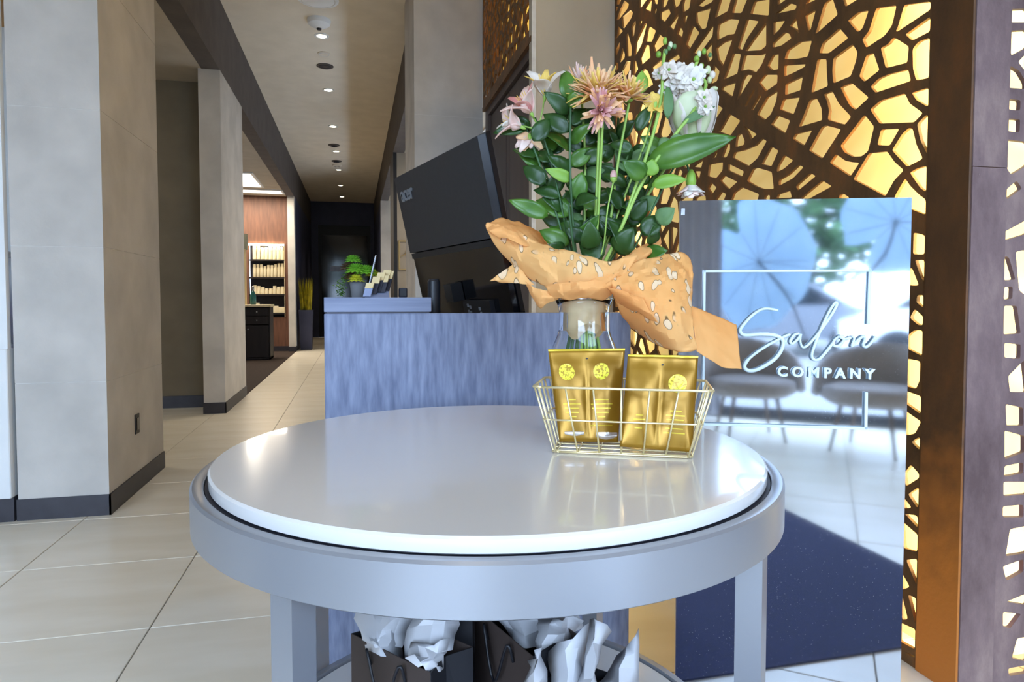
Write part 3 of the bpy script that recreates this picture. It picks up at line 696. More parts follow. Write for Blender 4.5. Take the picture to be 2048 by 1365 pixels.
slab_(.0, LW, .0, LH, .024, .038, 'screen_bezel', M['gloss'], mon)
cov = slab_(.004, LW-.004, .004, .292, .0, .024, 'back_cover', M['monitor'], mon, taper=.004)
slab_(.01, LW-.002, .292, LH-.004, .010, .0235, 'lower_back', M['gloss'], mon, taper=.006)
slab_(.01, LW-.01, .292, .312, .004, .0095, 'cover_step', M['black'], mon)
# stand
sb = thing_pos = Q(868, 600, 2.0); sb.z = .75
MB().lathe([(.16,.75),(.16,.758),(.15,.764),(.03,.768)], (sb.x, sb.y, 0), 32).build('stand_base', M['gloss'], mon, smooth=30)
MB().lathe([(.022,.765),(.020,.95),(.0185,1.135),(.014,1.142)], (sb.x, sb.y, 0), 20).build('stand_column', M['monitor'], mon, smooth=30)
MB().obox(TR+w*.37+e2*.44+nt_*-.012, w*.03, e2*.03, nt_*.02).build('stand_mount', M['black'], mon)
blk = slab_(.13, .33, .47, .53, -.006, .0095, 'port_block', M['black'], mon)
for a, h in ((.285,.480),(.268,.486),(.285,.500),(.270,.503),(.20,.49),(.195,.505)):
    slab_(a, a+.012, h, h+.010, -.0075, -.006, 'port_label', M['logo'], blk)
Mx = Matrix.Identity(4)
lx, ly = -w, -e2; lz = lx.cross(ly)
o_ = TR + w*.705 + e2*.10 - nt_*.0015
for i in range(3): Mx[i][0] = lx[i]; Mx[i][1] = ly[i]; Mx[i][2] = lz[i]; Mx[i][3] = o_[i]
text_mesh('acer', .078, .0012, M['logo'], 'logo_lettering', Mx, cov, spacing=.92, bold=.0012, label='grey acer lettering')

# ------------------------------------------------------------------ on the ledge
LZ = 1.0865
def ledge(x, d): p = Q(x, 600, d); return Vector((p.x, p.y, LZ))
pp = ledge(717, 1.93)
pl = thing('potted_succulents', 'grey cement pot of lime and red succulents with a trailing plant, on the counter ledge', 'potted plant', pp)
MB().lathe([(.019,0),(.026,.048),(.0265,.05),(.023,.05),(.022,.043),(.0,.042)], n=20, cap=False).build('pot', M['pot'], pl, smooth=30, local=True)
MB().lathe([(.0,.044),(.022,.044)], n=16, cap=False).build('soil', M['soil'], pl, local=True)
def rosette(c, r, n, lay, m, name, parent, up=1.35, loc=True):
    mb = MB()
    for k in range(lay):
        f = 1-k/lay*.45
        for i in range(n):
            a = 2*math.pi*(i+.5*(k % 2))/n; el = -.25+up*1.1*k/lay
            d = Vector((math.cos(a)*math.cos(el), math.sin(a)*math.cos(el), math.sin(el))); s = Vector((-math.sin(a), math.cos(a), 0)); nn_ = d.cross(s)
            L = r*f; c0 = Vector(c)
            mb.add([c0, c0+d*L*.55+s*L*.24, c0+d*L*.55-s*L*.24, c0+d*L+nn_*-L*.05, c0+d*L*.5+nn_*L*.12, c0+d*L*.5-nn_*L*.10], [(0,1,4),(0,4,2),(1,3,4),(4,3,2),(0,5,1),(0,2,5),(1,5,3),(2,3,5)])
    return mb.build(name, M[m], parent, local=loc)
rosette((-.006,-.012,.080), .036, 13, 6, 'succ', 'succulent', pl)
rosette((.020,-.006,.076), .036, 13, 6, 'succ', 'succulent', pl)
rosette((-.014,-.004,.108), .028, 11, 6, 'succ', 'succulent', pl)
rosette((-.006,-.022,.052), .028, 12, 5, 'succy', 'succulent', pl)
rosette((.040,-.002,.068), .024, 12, 5, 'succy', 'succulent', pl)
rosette((-.026,.0,.088), .028, 12, 5, 'succr', 'succulent', pl)
rosette((-.020,.004,.060), .026, 12, 5, 'succr', 'succulent', pl)
rr_ = random.Random(3); mb = MB()
for i in range(130):
    t = i/130; a = rr_.uniform(0, 6.28); c = Vector((-.026-.022*min(1,t*2.2)+rr_.gauss(0,.008), -.010+rr_.gauss(0,.007), .062*(1-t)+.004)); u = Vector((math.cos(a), math.sin(a), rr_.uniform(-.6,.6)))*.0042; v = Vector((-math.sin(a), math.cos(a), rr_.uniform(-.5,.5)))*.003
    mb.add([c-u, c+v, c+u, c-v, c+u.cross(v).normalized()*.0015], [(0,1,4),(1,2,4),(2,3,4),(3,0,4),(0,3,2,1)])
mb.build('trailing_vine', M['leaf'], pl, kind='stuff', local=True)
# business card holder with three tiers
hp = ledge(756, 1.86)
ch = thing('card_holder', 'tiered clear holder of cream and dark business cards on the ledge', 'card holder', hp)
MB().add([(-.036,-.03,.0),(.030,-.03,0),(.030,.05,0),(-.036,.05,0),(-.036,.05,.03),(.030,.05,.03)], [(0,1,2,3),(3,2,5,4),(0,3,4),(1,5,2),(0,4,5,1)]).build('stepped_base', M['acryl'], ch, local=True)
rr_ = random.Random(8)
for k, (x, y, z, tall) in enumerate(((-.030,-.028,.004,.036),(-.014,-.010,.012,.046),(-.002,.004,.018,.052),(.010,.004,.016,.046),(.014,.022,.022,.056),(.022,.024,.02,.056))):
    c = Vector((x, y, z)); up = Vector((.28, .25, 1)).normalized(); sx = Vector((.010,-.003,0)); th = Vector((.001,.004,0))
    st = MB().obox(c+up*tall*.40, sx, up*tall*.45, th).build('card_stack', M['cardb' if k else 'acryl'], ch, local=True)
    MB().obox(c+up*tall*.84-th*.6, sx*1.02, up*tall*.22, th).build('card_header', M['card'], st, local=True)
# pen leaning in the holder
a, b = Q(733, 596, 1.905), Q(752, 511, 1.905)
a.z = LZ+.002
pen = thing('stylus_pen', 'slim grey pen standing upright behind the card holder', 'pen', (a.x, a.y, LZ))
MB().tube([a, a.lerp(b,.92)], .0026, 8).build('barrel', M['tmetal'], pen, smooth=40)
MB().tube([a.lerp(b,.92), b], [.0032, .0022], 8).build('cap', M['steel'], pen, smooth=40)
bp = ledge(806, 1.95); bp.z = 1.0865
bx_ = thing('desk_speaker', 'small dark upright block on the ledge beside the monitor', 'speaker', bp)
MB().rbox((-.012,-.012,0), (.012,.012,.028), .003).build('body', M['cardb'], bx_, local=True)
MB().box((-.009,-.0128,.004), (.009,-.012,.024)).build('front_face', M['black'], bx_, local=True)

# ================================================================== round table
TC = Vector((.234, 1.162, 0)); ZT = .82
tb = thing('round_table', 'round white-topped table with silver metal ring and square legs, in the foreground', 'table', TC)
MB().lathe([(.0,ZT-.022),(.455,ZT-.022),(.460,ZT-.019),(.4605,ZT-.003),(.457,ZT),(.0,ZT)], TC, 160, cap=False).build('table_top', M['slab'], tb, smooth=30)
MB().lathe([(.466,ZT-.030),(.4665,ZT-.0205),(.469,ZT-.0185),(.482,ZT-.0185),(.4855,ZT-.022),(.4855,ZT-.081),(.483,ZT-.083),(.470,ZT-.083),(.466,ZT-.078),(.466,ZT-.030)], TC, 160, cap=False).build('metal_ring', M['tmetal'], tb, smooth=40)
MB().lathe([(.0,ZT-.045),(.465,ZT-.045),(.465,ZT-.023),(.0,ZT-.023)], TC, 96, cap=False).build('under_board', M['cardb'], tb)
for k in range(4):
    a = R(46+90*k); d = Vector((math.cos(a), math.sin(a), 0)); s = Vector((-d.y, d.x, 0))
    lo = .0065
    c = TC+d*.447+Vector((0,0,(lo+ZT-.05)/2))
    MB().obox(c, d*.0185, s*.0185, Vector((0,0,(ZT-.05-lo)/2))).build('leg', M['tmetal'], tb)
MB().lathe([(.0,.263),(.408,.263),(.412,.266),(.412,.282),(.409,.285),(.0,.285)], TC, 96, cap=False).build('lower_shelf', M['slab'], tb, smooth=30)
MB().lathe([(.4125,.255),(.428,.255),(.428,.29),(.4145,.29),(.4125,.255)], TC, 96, cap=False).build('shelf_ring', M['tmetal'], tb, smooth=30)

# ================================================================== mirrored sign panel
A_, B_ = Vector((.777, 1.514, 0)), Vector((1.285, 1.338, 0)); du = (B_-A_).normalized(); dn = Vector((-du.y, du.x, 0)); up = Vector((0,0,1)); PW = (B_-A_).length
sg = thing('sign_panel', 'tall mirrored sign panel with raised Salon COMPANY lettering beside the table', 'sign', (A_+B_)/2)
def SP(x, y):
    """point on the panel face seen at photo position x, y"""
    r = Vector(_f + _r*(x-1024)/F_PX - _u*(y-653.82)/F_PX); c = Vector((0,0,1.08)); t = (A_-c).dot(dn)/r.dot(dn); return c+r*t
PT = SP(1360, 402).z
MB().obox((A_+B_)/2+dn*.004+up*(PT/2+.004), du*PW/2, dn*.004, up*(PT/2-.004)).build('mirror_panel', M['sign'], sg)
MB().obox((A_+B_)/2+dn*.011+up*(PT/2+.004), du*(PW/2), dn*.0025, up*(PT/2-.004)).build('backing', M['white'], sg)
MB().obox((A_+B_)/2+dn*.03+up*.004, du*(PW/2-.06), dn*.05, up*.004).build('foot', M['steel'], sg)
cl = SP(1366, 424); MB().obox(cl-dn*.002, du*.004, dn*.002, up*.008).build('clip', M['steel'], sg)
LIFT = .007
def bar(x0, y0, x1, y1, wd, name):
    p, q = SP(x0, y0)-dn*LIFT, SP(x1, y1)-dn*LIFT; t = (q-p); L = t.length; t.normalize(); s = dn.cross(t)
    MB().obox((p+q)/2, t*(L/2+wd/2), s*wd/2, dn*.0025).build(name, M['letter'], sg)
bar(1408,543,1738,542,.0052,'frame_bar'); bar(1408,543,1405,848,.0052,'frame_bar'); bar(1405,848,1729,856,.0058,'frame_bar')
bar(1738,542,1734,646,.006,'frame_bar'); bar(1730,787,1729,856,.006,'frame_bar')
def Z6(pts): return [SP(1340+x/2.354, 380+y/2.354)-dn*LIFT for x, y in pts]
script = [[(505,568),(440,560),(385,590),(335,645),(328,668),(350,684),(420,680),(490,685),(527,708),(522,750),(490,795),(430,835),(380,852),(350,840),(355,810),(395,772),(450,735),(500,708),(540,688),(562,680)],
 [(604,676),(580,684),(562,712),(572,724),(596,704),(612,680)],[(613,678),(609,712),(620,740),(645,730),(690,680),(740,612),(778,548),(776,530),(752,560),(712,640),(676,732),(663,780),(676,800),(702,793),(740,750),(766,716)],
 [(792,688),(768,708),(766,732),(788,734),(812,710),(808,690),(792,690),(820,702),(846,694)],[(850,690),(862,700),(850,737),(880,706),(904,690),(912,702),(903,730),(918,739),(940,720),(962,690)]]
for k, st in enumerate(script):
    P_ = catmull(Z6(st), 5); n_ = len(P_)
    rad = [(.0045 if k == 0 and i < n_*.75 else .0034)*(0.55+.45*math.sin(math.pi*min(1, (i+3)/(n_*.35+3))*.5)) for i in range(n_)]
    mb = MB().tube(P_, rad, 8)
    mb.build('script_stroke', M['letter'], sg, smooth='all')
p, q = SP(1553, 752), SP(1785, 759); lx = (q-p).normalized(); lz = -dn; ly = lz.cross(lx); Mx = Matrix.Identity(4); o_ = p-dn*LIFT
for i in range(3): Mx[i][0] = lx[i]; Mx[i][1] = ly[i]; Mx[i][2] = lz[i]; Mx[i][3] = o_[i]
text_mesh('COMPANY', .0335, .002, M['letter'], 'company_lettering', Mx, sg, spacing=1.60, bold=.0011, label='pale blue capital lettering')

# ================================================================== wire basket with pouches
BU = Vector((.913, -.409, 0)); BV = Vector((.409, .913, 0)); BO = Vector((.323, 1.08, ZT+.003))
bk = thing('wire_basket', 'gold wire basket holding pouches on the table', 'basket', (BO.x, BO.y, ZT))
BL, BD, BH = .230, .105, .112; FL = .030
def bpt(s, t, h):
    """s along, t across (0..1), h 0..1; the basket flares towards the rim"""
    f = FL*h
    return BO+BU*(-f+s*(BL+2*f))+BV*(-f*.7+t*(BD+1.4*f))+up*(BH*h)
WR = .0016
def ring_(h, r, name):
    pts = []
    for s0, t0, s1, t1 in ((0,0,1,0),(1,0,1,1),(1,1,0,1),(0,1,0,0)):
        for k in range(6):
            f = .05+.9*k/5; pts.append(bpt(s0+(s1-s0)*f, t0+(t1-t0)*f, h))
    MB().tube(pts+[pts[0]], r, 6).build(name, M['gold'], bk, smooth='all')
ring_(1, .0023, 'rim'); ring_(.5, WR, 'side_wire'); ring_(0, WR, 'base_wire')
for i in range(7):
    s = (i+.0)/6*.94+.03
    MB().tube([bpt(s,0,1), bpt(s,0,.5), bpt(s,0,0), bpt(s,.5,0), bpt(s,1,0), bpt(s,1,.5), bpt(s,1,1)], WR, 6).build('cross_wire', M['gold'], bk, smooth='all')
for t in (.1, .37, .64, .9):
    MB().tube([bpt(0,t,1), bpt(0,t,.5), bpt(0,t,0), bpt(.5,t,0), bpt(1,t,0), bpt(1,t,.5), bpt(1,t,1)], WR*1.15, 6).build('long_wire', M['gold'], bk, smooth='all')

def pouch(label, TL, TR_, BR, BL_, d, dt, emb, lines):
    """twin foil sachet; corners measured in the photo, d depth at foot, dt at top"""
    base = (Q(*BL_, d)+Q(*BR, d))/2
    t = thing('foil_pouch', label, 'pouch', base, 'foil pouches in the wire basket')
    tl, tr, br, bl = Q(*TL, dt), Q(*TR_, dt), Q(*BR, d), Q(*BL_, d)
    nrm = (tr-tl).cross(bl-tl).normalized()
    if nrm.dot(TOCAM) < 0: nrm = -nrm
    def surf(u, v, k=1):
        p = tl.lerp(tr, u).lerp(bl.lerp(br, u), v)
        b = abs(math.sin(2*math.pi*u))**.7*math.sin(math.pi*min(1, max(0, (v-.10)/.88)))**.6
        wob = mnoise.noise(Vector((u*7, v*7, len(label))))*.0012
        return p+nrm*((b*.009+.0015)*k+(wob if k > 0 else 0))
    G = [[surf(i/24, j/20) for i in range(25)] for j in range(21)]; H = [[surf(i/24, j/20, -.6) for i in range(25)] for j in range(21)]
    n0 = 25*21
    mb = MB().grid(G).grid(H)
    for j in range(20): mb.f += [(j*25, (j+1)*25, n0+(j+1)*25, n0+j*25), (j*25+24, n0+j*25+24, n0+(j+1)*25+24, (j+1)*25+24)]
    for i in range(24): mb.f += [(i, n0+i, n0+i+1, i+1), (500+i, 500+i+1, n0+500+i+1, n0+500+i)]
    body = mb.build('foil_body', M['pouch'], t, smooth='all')
    ax = (tr-tl).normalized(); ay = (bl-tl).normalized(); lw = (tr-tl).length; lh = (bl-tl).length
    for (u, v, r) in emb:
        c = surf(u, v)+nrm*.0012; n = 24
        e = MB().prism([surf(u+r*math.cos(2*math.pi*k/n)/lw, v+r*math.sin(2*math.pi*k/n)/lh)+nrm*.0006 for k in range(n)], nrm*.0005).build('emblem', M['emblem'], t)
    for (u, v0, ws) in lines:
        for k, wl in enumerate(ws):
            v = v0+k*.045; nseg = 6
            P0 = [[surf(u+(i/nseg-.5)*wl, v+dv)+nrm*.0007 for i in range(nseg+1)] for dv in (-.006, .006)]
            MB().grid(P0).build('print_line', M['pouchline'], t)
    h_ = surf(.5, .11)+nrm*.0006
    MB().prism([h_+ax*.0022*math.cos(2*math.pi*k/10)+ay*.0015*math.sin(2*math.pi*k/10) for k in range(10)], nrm*.0004).build('hang_hole', M['black'], t)
    if 'bright' in label:
        for u0, u1, v0, v1 in ((.10,.42,.895,.94),(.62,.97,.90,.975)):
            MB().grid([[surf(u0+(u1-u0)*i/8, v0+(v1-v0)*j/3*(.6+.4*math.sin(math.pi*i/8)))+nrm*(.0008+.0012*math.sin(math.pi*j/3)) for i in range(9)] for j in range(4)]).build('crease_shine', M['foilshine'], t, smooth='all')  # shine of the bottom crease, laid on as pale silver patches
    seal = MB().grid([[surf(i/24, .005+dv)+nrm*.0004 for i in range(25)] for dv in (0, .02)]); seal.build('top_seal', M['pouchline'], t)
pouch('left foil pouch in the basket, with two bright yellow round emblems', (1096,699), (1250,697), (1236,885), (1119,884), 1.165, 1.20, [(.215,.26,.0150),(.69,.255,.0150)],
      [(.25,.56,(.13,.26,.22,.2,.12,.2)),(.70,.56,(.2,.32,.28,.22,.12,.38,.36))])
pouch('right foil pouch in the basket, darker, with a faded emblem', (1256,709), (1396,712), (1384,905), (1240,894), 1.105, 1.14, [(.72,.31,.0155)],
      [(.22,.66,(.1,.16,.14,.1)),(.72,.60,(.16,.26,.24,.28,.24,.3))])

# ================================================================== vase and wrapping paper
VC_ = Vector((.468, 1.335, ZT))
VD_ = VC_.copy(); vz = lambda y: Q(1166, y, (Vector((VC_.x, VC_.y, 1.08))-Vector((0,0,1.08))).dot(Vector(_f))).z - ZT
prof = [(.0,.0),(.050,.0),(.056,.004),(.062,.03),(.071,.07),(.076,.105),(.074,.135),(.066,.165),(.056,.19),(.0505,.21),(.0500,.228),(.055,.252),(.0605,.266)]
inn = [(r-.0028, z if z > .02 else .008) for r, z in reversed(prof) if r > .051 and z > .0]
vs = thing('glass_vase', 'clear curved glass vase behind the wire basket', 'vase', VC_)
VS = vz(600)/.266
MB().lathe([(r, z*VS) for r, z in prof]+[(.0595,.267*VS)]+[(r, z*VS) for r, z in inn]+[(.0,.008)], n=64, cap=False).build('vase_body', M['glass'], vs, smooth='all', local=True)
vb = lambda r: MB().lathe([(r-.0015,0),(r,.0018),(r+.0018,0),(r,-.0018),(r-.0015,0)], (0,0,.266*VS+.002), 64, cap=False)
vb(.060).build('vase_lip', M['glass'], vs, smooth='all', local=True)
DV = (Vector((VC_.x, VC_.y, 1.08))-Vector((0,0,1.08))).dot(Vector(_f))      # depth of the vase axis
wp = thing('wrapping_paper', 'orange tissue paper with drawn flowers wrapped round the bouquet', 'wrapping paper', VC_+up*.2)
rp_ = random.Random(4)
def sheet_paper(rows, m, name, n=8, crease=.0062, seed=0):
    C_ = [[Q(x, y, DV+d) for x, y, d in r] for r in rows]; G = patch(C_, n)
    for i, r in enumerate(G):
        for j, p in enumerate(r):
            k = (.45-abs(mnoise.noise(Vector((p.x*22+seed, p.y*22, p.z*22))))*2.6)+(.3-abs(mnoise.noise(Vector((p.x*55, p.y*55+seed, p.z*55))))*1.6)*.6
            r[j] = p+TOCAM*k*crease+up*k*crease*.4
    o = MB().grid(G).build(name, M[m], wp, smooth=16); solid(o, .0006); return o
# left wing, front face
sheet_paper([[(972,447,-.02),(1030,462,-.03),(1085,488,-.05),(1150,505,-.08),(1215,520,-.09),(1275,512,-.08)],
             [(978,470,-.03),(1035,490,-.05),(1090,515,-.08),(1155,530,-.10),(1210,540,-.10),(1255,542,-.09)],
             [(998,500,-.02),(1045,525,-.05),(1095,545,-.08),(1150,556,-.10),(1195,560,-.095),(1230,562,-.08)],
             [(1030,536,-.01),(1062,560,-.04),(1105,578,-.07),(1145,584,-.085),(1180,586,-.08),(1205,585,-.07)]], 'paper', 'paper_sheet')
# left wing, turned-over lip
sheet_paper([[(971,450,-.03),(985,440,-.01),(1003,436,.02),(1044,446,.05),(1075,462,.07),(1092,482,.08)],
             [(976,462,-.05),(1000,458,-.05),(1026,462,-.04),(1052,470,-.02),(1078,482,.02),(1098,494,.05)],
             [(990,470,-.05),(1015,478,-.06),(1046,491,-.065),(1066,490,-.05),(1090,496,-.03),(1112,503,.0)]], 'paperplain', 'paper_fold')
# back of the collar
sheet_paper([[(1090,500,.07),(1150,520,.09),(1215,522,.09),(1270,505,.07)],[(1105,545,.05),(1150,555,.06),(1205,555,.06),(1250,540,.05)],[(1125,590,.03),(1150,595,.035),(1195,595,.035),(1212,590,.03)]], 'paperplain', 'paper_sheet')
# small spike low on the left
sheet_paper([[(979,563,-.01),(1002,545,-.02),(1026,530,-.02),(1040,535,-.03)],[(985,562,-.015),(1010,556,-.03),(1035,550,-.04),(1052,552,-.04)],[(992,563,-.01),(1018,564,-.03),(1046,566,-.045),(1070,572,-.05)]], 'paper', 'paper_point')
# gathered ruffle at the neck, left
sheet_paper([[(1046,560,-.03),(1066,572,-.06),(1090,580,-.07),(1115,582,-.075)],[(1058,580,-.04),(1072,592,-.07),(1092,594,-.075),(1118,592,-.07)],[(1064,596,-.03),(1080,616,-.05),(1096,606,-.06),(1116,600,-.062)]], 'paperplain', 'paper_ruffle', crease=.007, seed=3)
# gathered band across the neck
sheet_paper([[(1090,572,-.07),(1130,566,-.10),(1170,562,-.11),(1212,560,-.10),(1250,552,-.07)],[(1098,585,-.075),(1132,582,-.10),(1170,580,-.11),(1205,578,-.10),(1236,574,-.07)],[(1106,598,-.065),(1134,598,-.08),(1168,598,-.085),(1200,597,-.08),(1222,592,-.06)]], 'paperplain', 'paper_band', n=7, crease=.008, seed=9)
# right fold that points up
sheet_paper([[(1318,472,.0),(1290,488,-.02),(1250,512,-.06),(1210,540,-.09),(1175,565,-.10)],[(1322,488,-.01),(1296,508,-.04),(1258,530,-.075),(1218,553,-.10),(1180,574,-.105)],[(1300,510,-.02),(1278,528,-.05),(1248,545,-.08),(1215,564,-.10),(1185,582,-.105)]], 'paperplain', 'paper_fold')
# right flap
sheet_paper([[(1230,545,-.08),(1275,522,-.07),(1320,512,-.05),(1362,506,-.03),(1382,520,-.02)],
             [(1222,568,-.09),(1270,560,-.10),(1318,552,-.10),(1362,545,-.08),(1386,550,-.05)],
             [(1228,590,-.08),(1278,600,-.11),(1322,604,-.12),(1360,600,-.11),(1384,600,-.08)],
             [(1240,625,-.05),(1288,648,-.09),(1328,660,-.12),(1362,655,-.12),(1386,645,-.10)],
             [(1262,655,-.01),(1300,684,-.05),(1340,700,-.09),(1368,705,-.10),(1394,700,-.10)]], 'paper', 'paper_sheet', seed=5)
# inner fold under the flap
sheet_paper([[(1210,575,-.09),(1245,580,-.115),(1285,598,-.13)],[(1225,590,-.085),(1262,606,-.12),(1300,622,-.135)],[(1236,606,-.07),(1275,624,-.11),(1318,648,-.13)]], 'paperplain', 'paper_fold', seed=2)
# plain tail on the right
sheet_paper([[(1382,612,-.07),(1410,622,-.06),(1442,636,-.05),(1473,650,-.04)],[(1386,645,-.09),(1416,660,-.08),(1448,676,-.07),(1477,690,-.06)],[(1390,676,-.10),(1418,694,-.09),(1450,712,-.08),(1481,722,-.07)],[(1394,702,-.10),(1420,720,-.095),(1448,735,-.085),(1484,738,-.075)]], 'paperplain', 'paper_tail', crease=.002)
# crumpled paper inside the vase neck
mb = MB(); rings = []
for k in range(13):
    t = k/12; z = (.272-.082*t)*VS; row = []
    for j in range(40):
        a = 2*math.pi*j/40; r = (.046 if t < .75 else .046*(1-(t-.75)*1.6))+.004*math.sin(7*a+3*t)*(.3+t)+.003*mnoise.noise(Vector((math.cos(a)*4, math.sin(a)*4, t*6)))
        row.append(Vector((r*math.cos(a), r*math.sin(a), z+(.010*math.sin(3*a)*t))))
    rings.append(row)
o = MB().loft(rings).tf(Matrix.Translation(VC_)).build('paper_in_neck', M['papervase'], wp, smooth=40)

# ================================================================== bouquet
PXM = DV/F_PX                      # metres per photo pixel at the vase
rb = random.Random(21)
def leaf_mesh(b, t, wd, face, fold=.25, bend=.12, nl=8):
    """leaf from base b to tip t, folded on its midrib, bending back"""
    L = t-b; d = L.normalized(); f = (face-d*face.dot(d)).normalized(); s = d.cross(f)
    G = []
    for i in range(nl+1):
        v = i/nl; hw = wd/2*(math.sin(math.pi*min(.999, v**.8+.015))**.75)
        c = b+L*v+f*(math.sin(math.pi*v)*bend*L.length*.5-bend*L.length*v*v)
        row = []
        for j in (-1,-.5,0,.5,1):
            row.append(c+s*hw*j+f*abs(j)*hw*fold+f*.02*wd*math.sin(v*17+j*3))
        G.append(row)
    return MB().grid(G)
def bloom_leaf(parent, x0, y0, x1, y1, wpx, m, d0=0., d1=0., tilt=.5, **k):
    b, t = Q(x0, y0, DV+d0), Q(x1, y1, DV+d1)
    face = (TOCAM+Vector((rb.uniform(-1,1), rb.uniform(-1,1), rb.uniform(-.6,1)))*tilt).normalized()
    o = leaf_mesh(b, t, wpx*PXM, face, **k).build('leaf', M[m], parent, smooth='all'); solid(o, .0005); return o
NECK = (1166, 598)
def stem_line(parent, pts, r, m, name='stem'):
    """pts: photo x, y, depth offset; goes on into the vase"""
    P_ = [Q(x, y, DV+d) for x, y, d in pts]
    return MB().tube(catmull(P_, 4), r, 7).build(name, M[m], parent, smooth='all')
def foot(x, k): return [(1166+(x-1166)*.22, 590, .0), (1166+(x-1166)*.12+k, 640, .0), (1166+(x-1166)*.16+k*2.2, 720, .0)]
BG = 'stems of the bouquet in the glass vase'
def btag(name, label, cat='flower'): return thing(name, label, cat, VC_+up*.05, BG)

# --- glossy foliage stems
fol = [('broad glossy foliage stem with the tallest rounded leaf, left of centre', 1150, [(1142,205,-.06),(1140,330,-.05),(1148,470,-.03)], -6,
  [(1145,206,1129,137,42,'leaf'),(1144,207,1153,158,30,'leaf'),(1138,214,1168,176,28,'leaf'),(1140,226,1090,184,32,'leafd'),(1142,234,1110,204,38,'leafd'),(1140,250,1174,214,32,'leafd'),(1138,264,1086,226,34,'leafd'),(1142,287,1182,246,30,'leaf'),(1138,302,1092,262,36,'leaf'),(1140,330,1188,296,32,'leaf'),(1140,350,1098,310,36,'leafd'),(1144,360,1092,338,24,'leafl'),(1150,405,1192,394,28,'leafd'),(1148,398,1166,344,38,'leaf')]),
 ('foliage stem with pointed leaves spreading at the far left', 1100, [(1052,255,-.02),(1085,345,-.02),(1125,470,-.02)], -12,
  [(1056,252,987,264,30,'leafd'),(1060,262,1020,232,30,'leafd'),(1066,282,1100,236,34,'leafd'),(1075,312,1026,296,40,'leafd'),(1082,330,1036,300,36,'leaf'),(1090,368,1046,330,36,'leafd'),(1098,385,1130,340,34,'leafd'),(1096,432,1018,400,32,'leaf'),(1086,300,1116,268,34,'leaf'),(1104,400,1080,352,30,'leafd')]),
 ('low foliage stem with wide leaves resting on the orange paper', 1135, [(1138,420,-.07),(1148,500,-.05)], -3,
  [(1142,428,1073,398,46,'leaf'),(1138,488,1078,461,36,'leaf'),(1150,482,1198,434,32,'leaf'),(1160,470,1130,440,34,'leafd'),(1208,512,1158,484,52,'leafd'),(1180,500,1180,445,40,'leafd'),(1128,505,1100,490,30,'leafd')]),
 ('dark foliage stem at the right, leaves tucked behind the paper', 1235, [(1262,400,.0),(1215,520,-.02)], 7,
  [(1236,508,1264,456,48,'leafd'),(1250,500,1222,440,42,'leafd'),(1288,512,1332,500,34,'leaf'),(1286,470,1322,430,40,'leafd'),(1315,446,1348,416,36,'leafg'),(1262,440,1296,398,34,'leafd'),(1240,420,1216,372,34,'leafd'),(1230,470,1200,430,34,'leafd'),(1300,490,1310,450,30,'leafd')]),
 ('grey-green leafy stem deep in the centre of the bouquet', 1225, [(1236,250,.04),(1228,380,.03),(1200,500,.01)], 2,
  [(1232,318,1256,298,32,'leafg'),(1226,312,1196,290,28,'leafd'),(1236,276,1268,240,32,'leafd'),(1234,345,1264,320,36,'leafd'),(1228,360,1198,330,34,'leafd'),(1226,395,1256,362,34,'leafd'),(1222,410,1192,372,34,'leafd'),(1240,300,1222,262,30,'leafd'),(1215,455,1246,420,36,'leafd')])]
for lab, x, st, k, lv in fol:
    t = btag('foliage_stem', lab, 'foliage')
    stem_line(t, [(st[0][0]+1, st[0][1]-12, st[0][2])]+st+foot(x, k), .0026, 'stemd')
    for L in lv:
        b0 = rb.uniform(-.06, .0) if st[0][2] < .02 else rb.uniform(.0, .05); bloom_leaf(t, *L[:5], L[5], b0, b0+rb.uniform(-.04, .01))

extra = [('deep foliage stem behind the pink blooms', 1120, [(1098,275,.03),(1118,380,.02),(1140,480,.01)], -8), ('deep foliage stem under the large peach bloom', 1172, [(1168,255,.02),(1168,370,.02),(1166,490,.01)], 0),
 ('deep foliage stem right of the small pink bud', 1215, [(1265,300,.02),(1245,400,.02),(1205,500,.01)], 6), ('deep foliage stem below the big rose', 1230, [(1325,300,.02),(1290,390,.02),(1235,500,.0)], 10), ('deep foliage stem left of the small pink bud', 1190, [(1205,250,.03),(1196,370,.03),(1186,490,.02)], 2)]
for lab, x, st, k in extra:
    t = btag('foliage_stem', lab, 'foliage'); stem_line(t, st+foot(x, k), .0024, 'stemd')
    C2 = catmull([Vector(p_) for p_ in st], 8)
    for i in range(15):
        c_ = C2[min(len(C2)-1, int(i*len(C2)/15))]; sd = 1 if i % 2 else -1; ang = rb.uniform(.25, 1.1)
        L_ = rb.uniform(40, 58); m_ = rb.choice(('leafd','leafd','leaf','leafd','leafg'))
        b0 = c_.z+rb.uniform(-.05,.02)
        bloom_leaf(t, c_.x, c_.y, c_.x+sd*L_*math.cos(ang), c_.y-L_*math.sin(ang)*.9, rb.uniform(24,34), m_, b0, b0+rb.uniform(-.03,.02), .6)
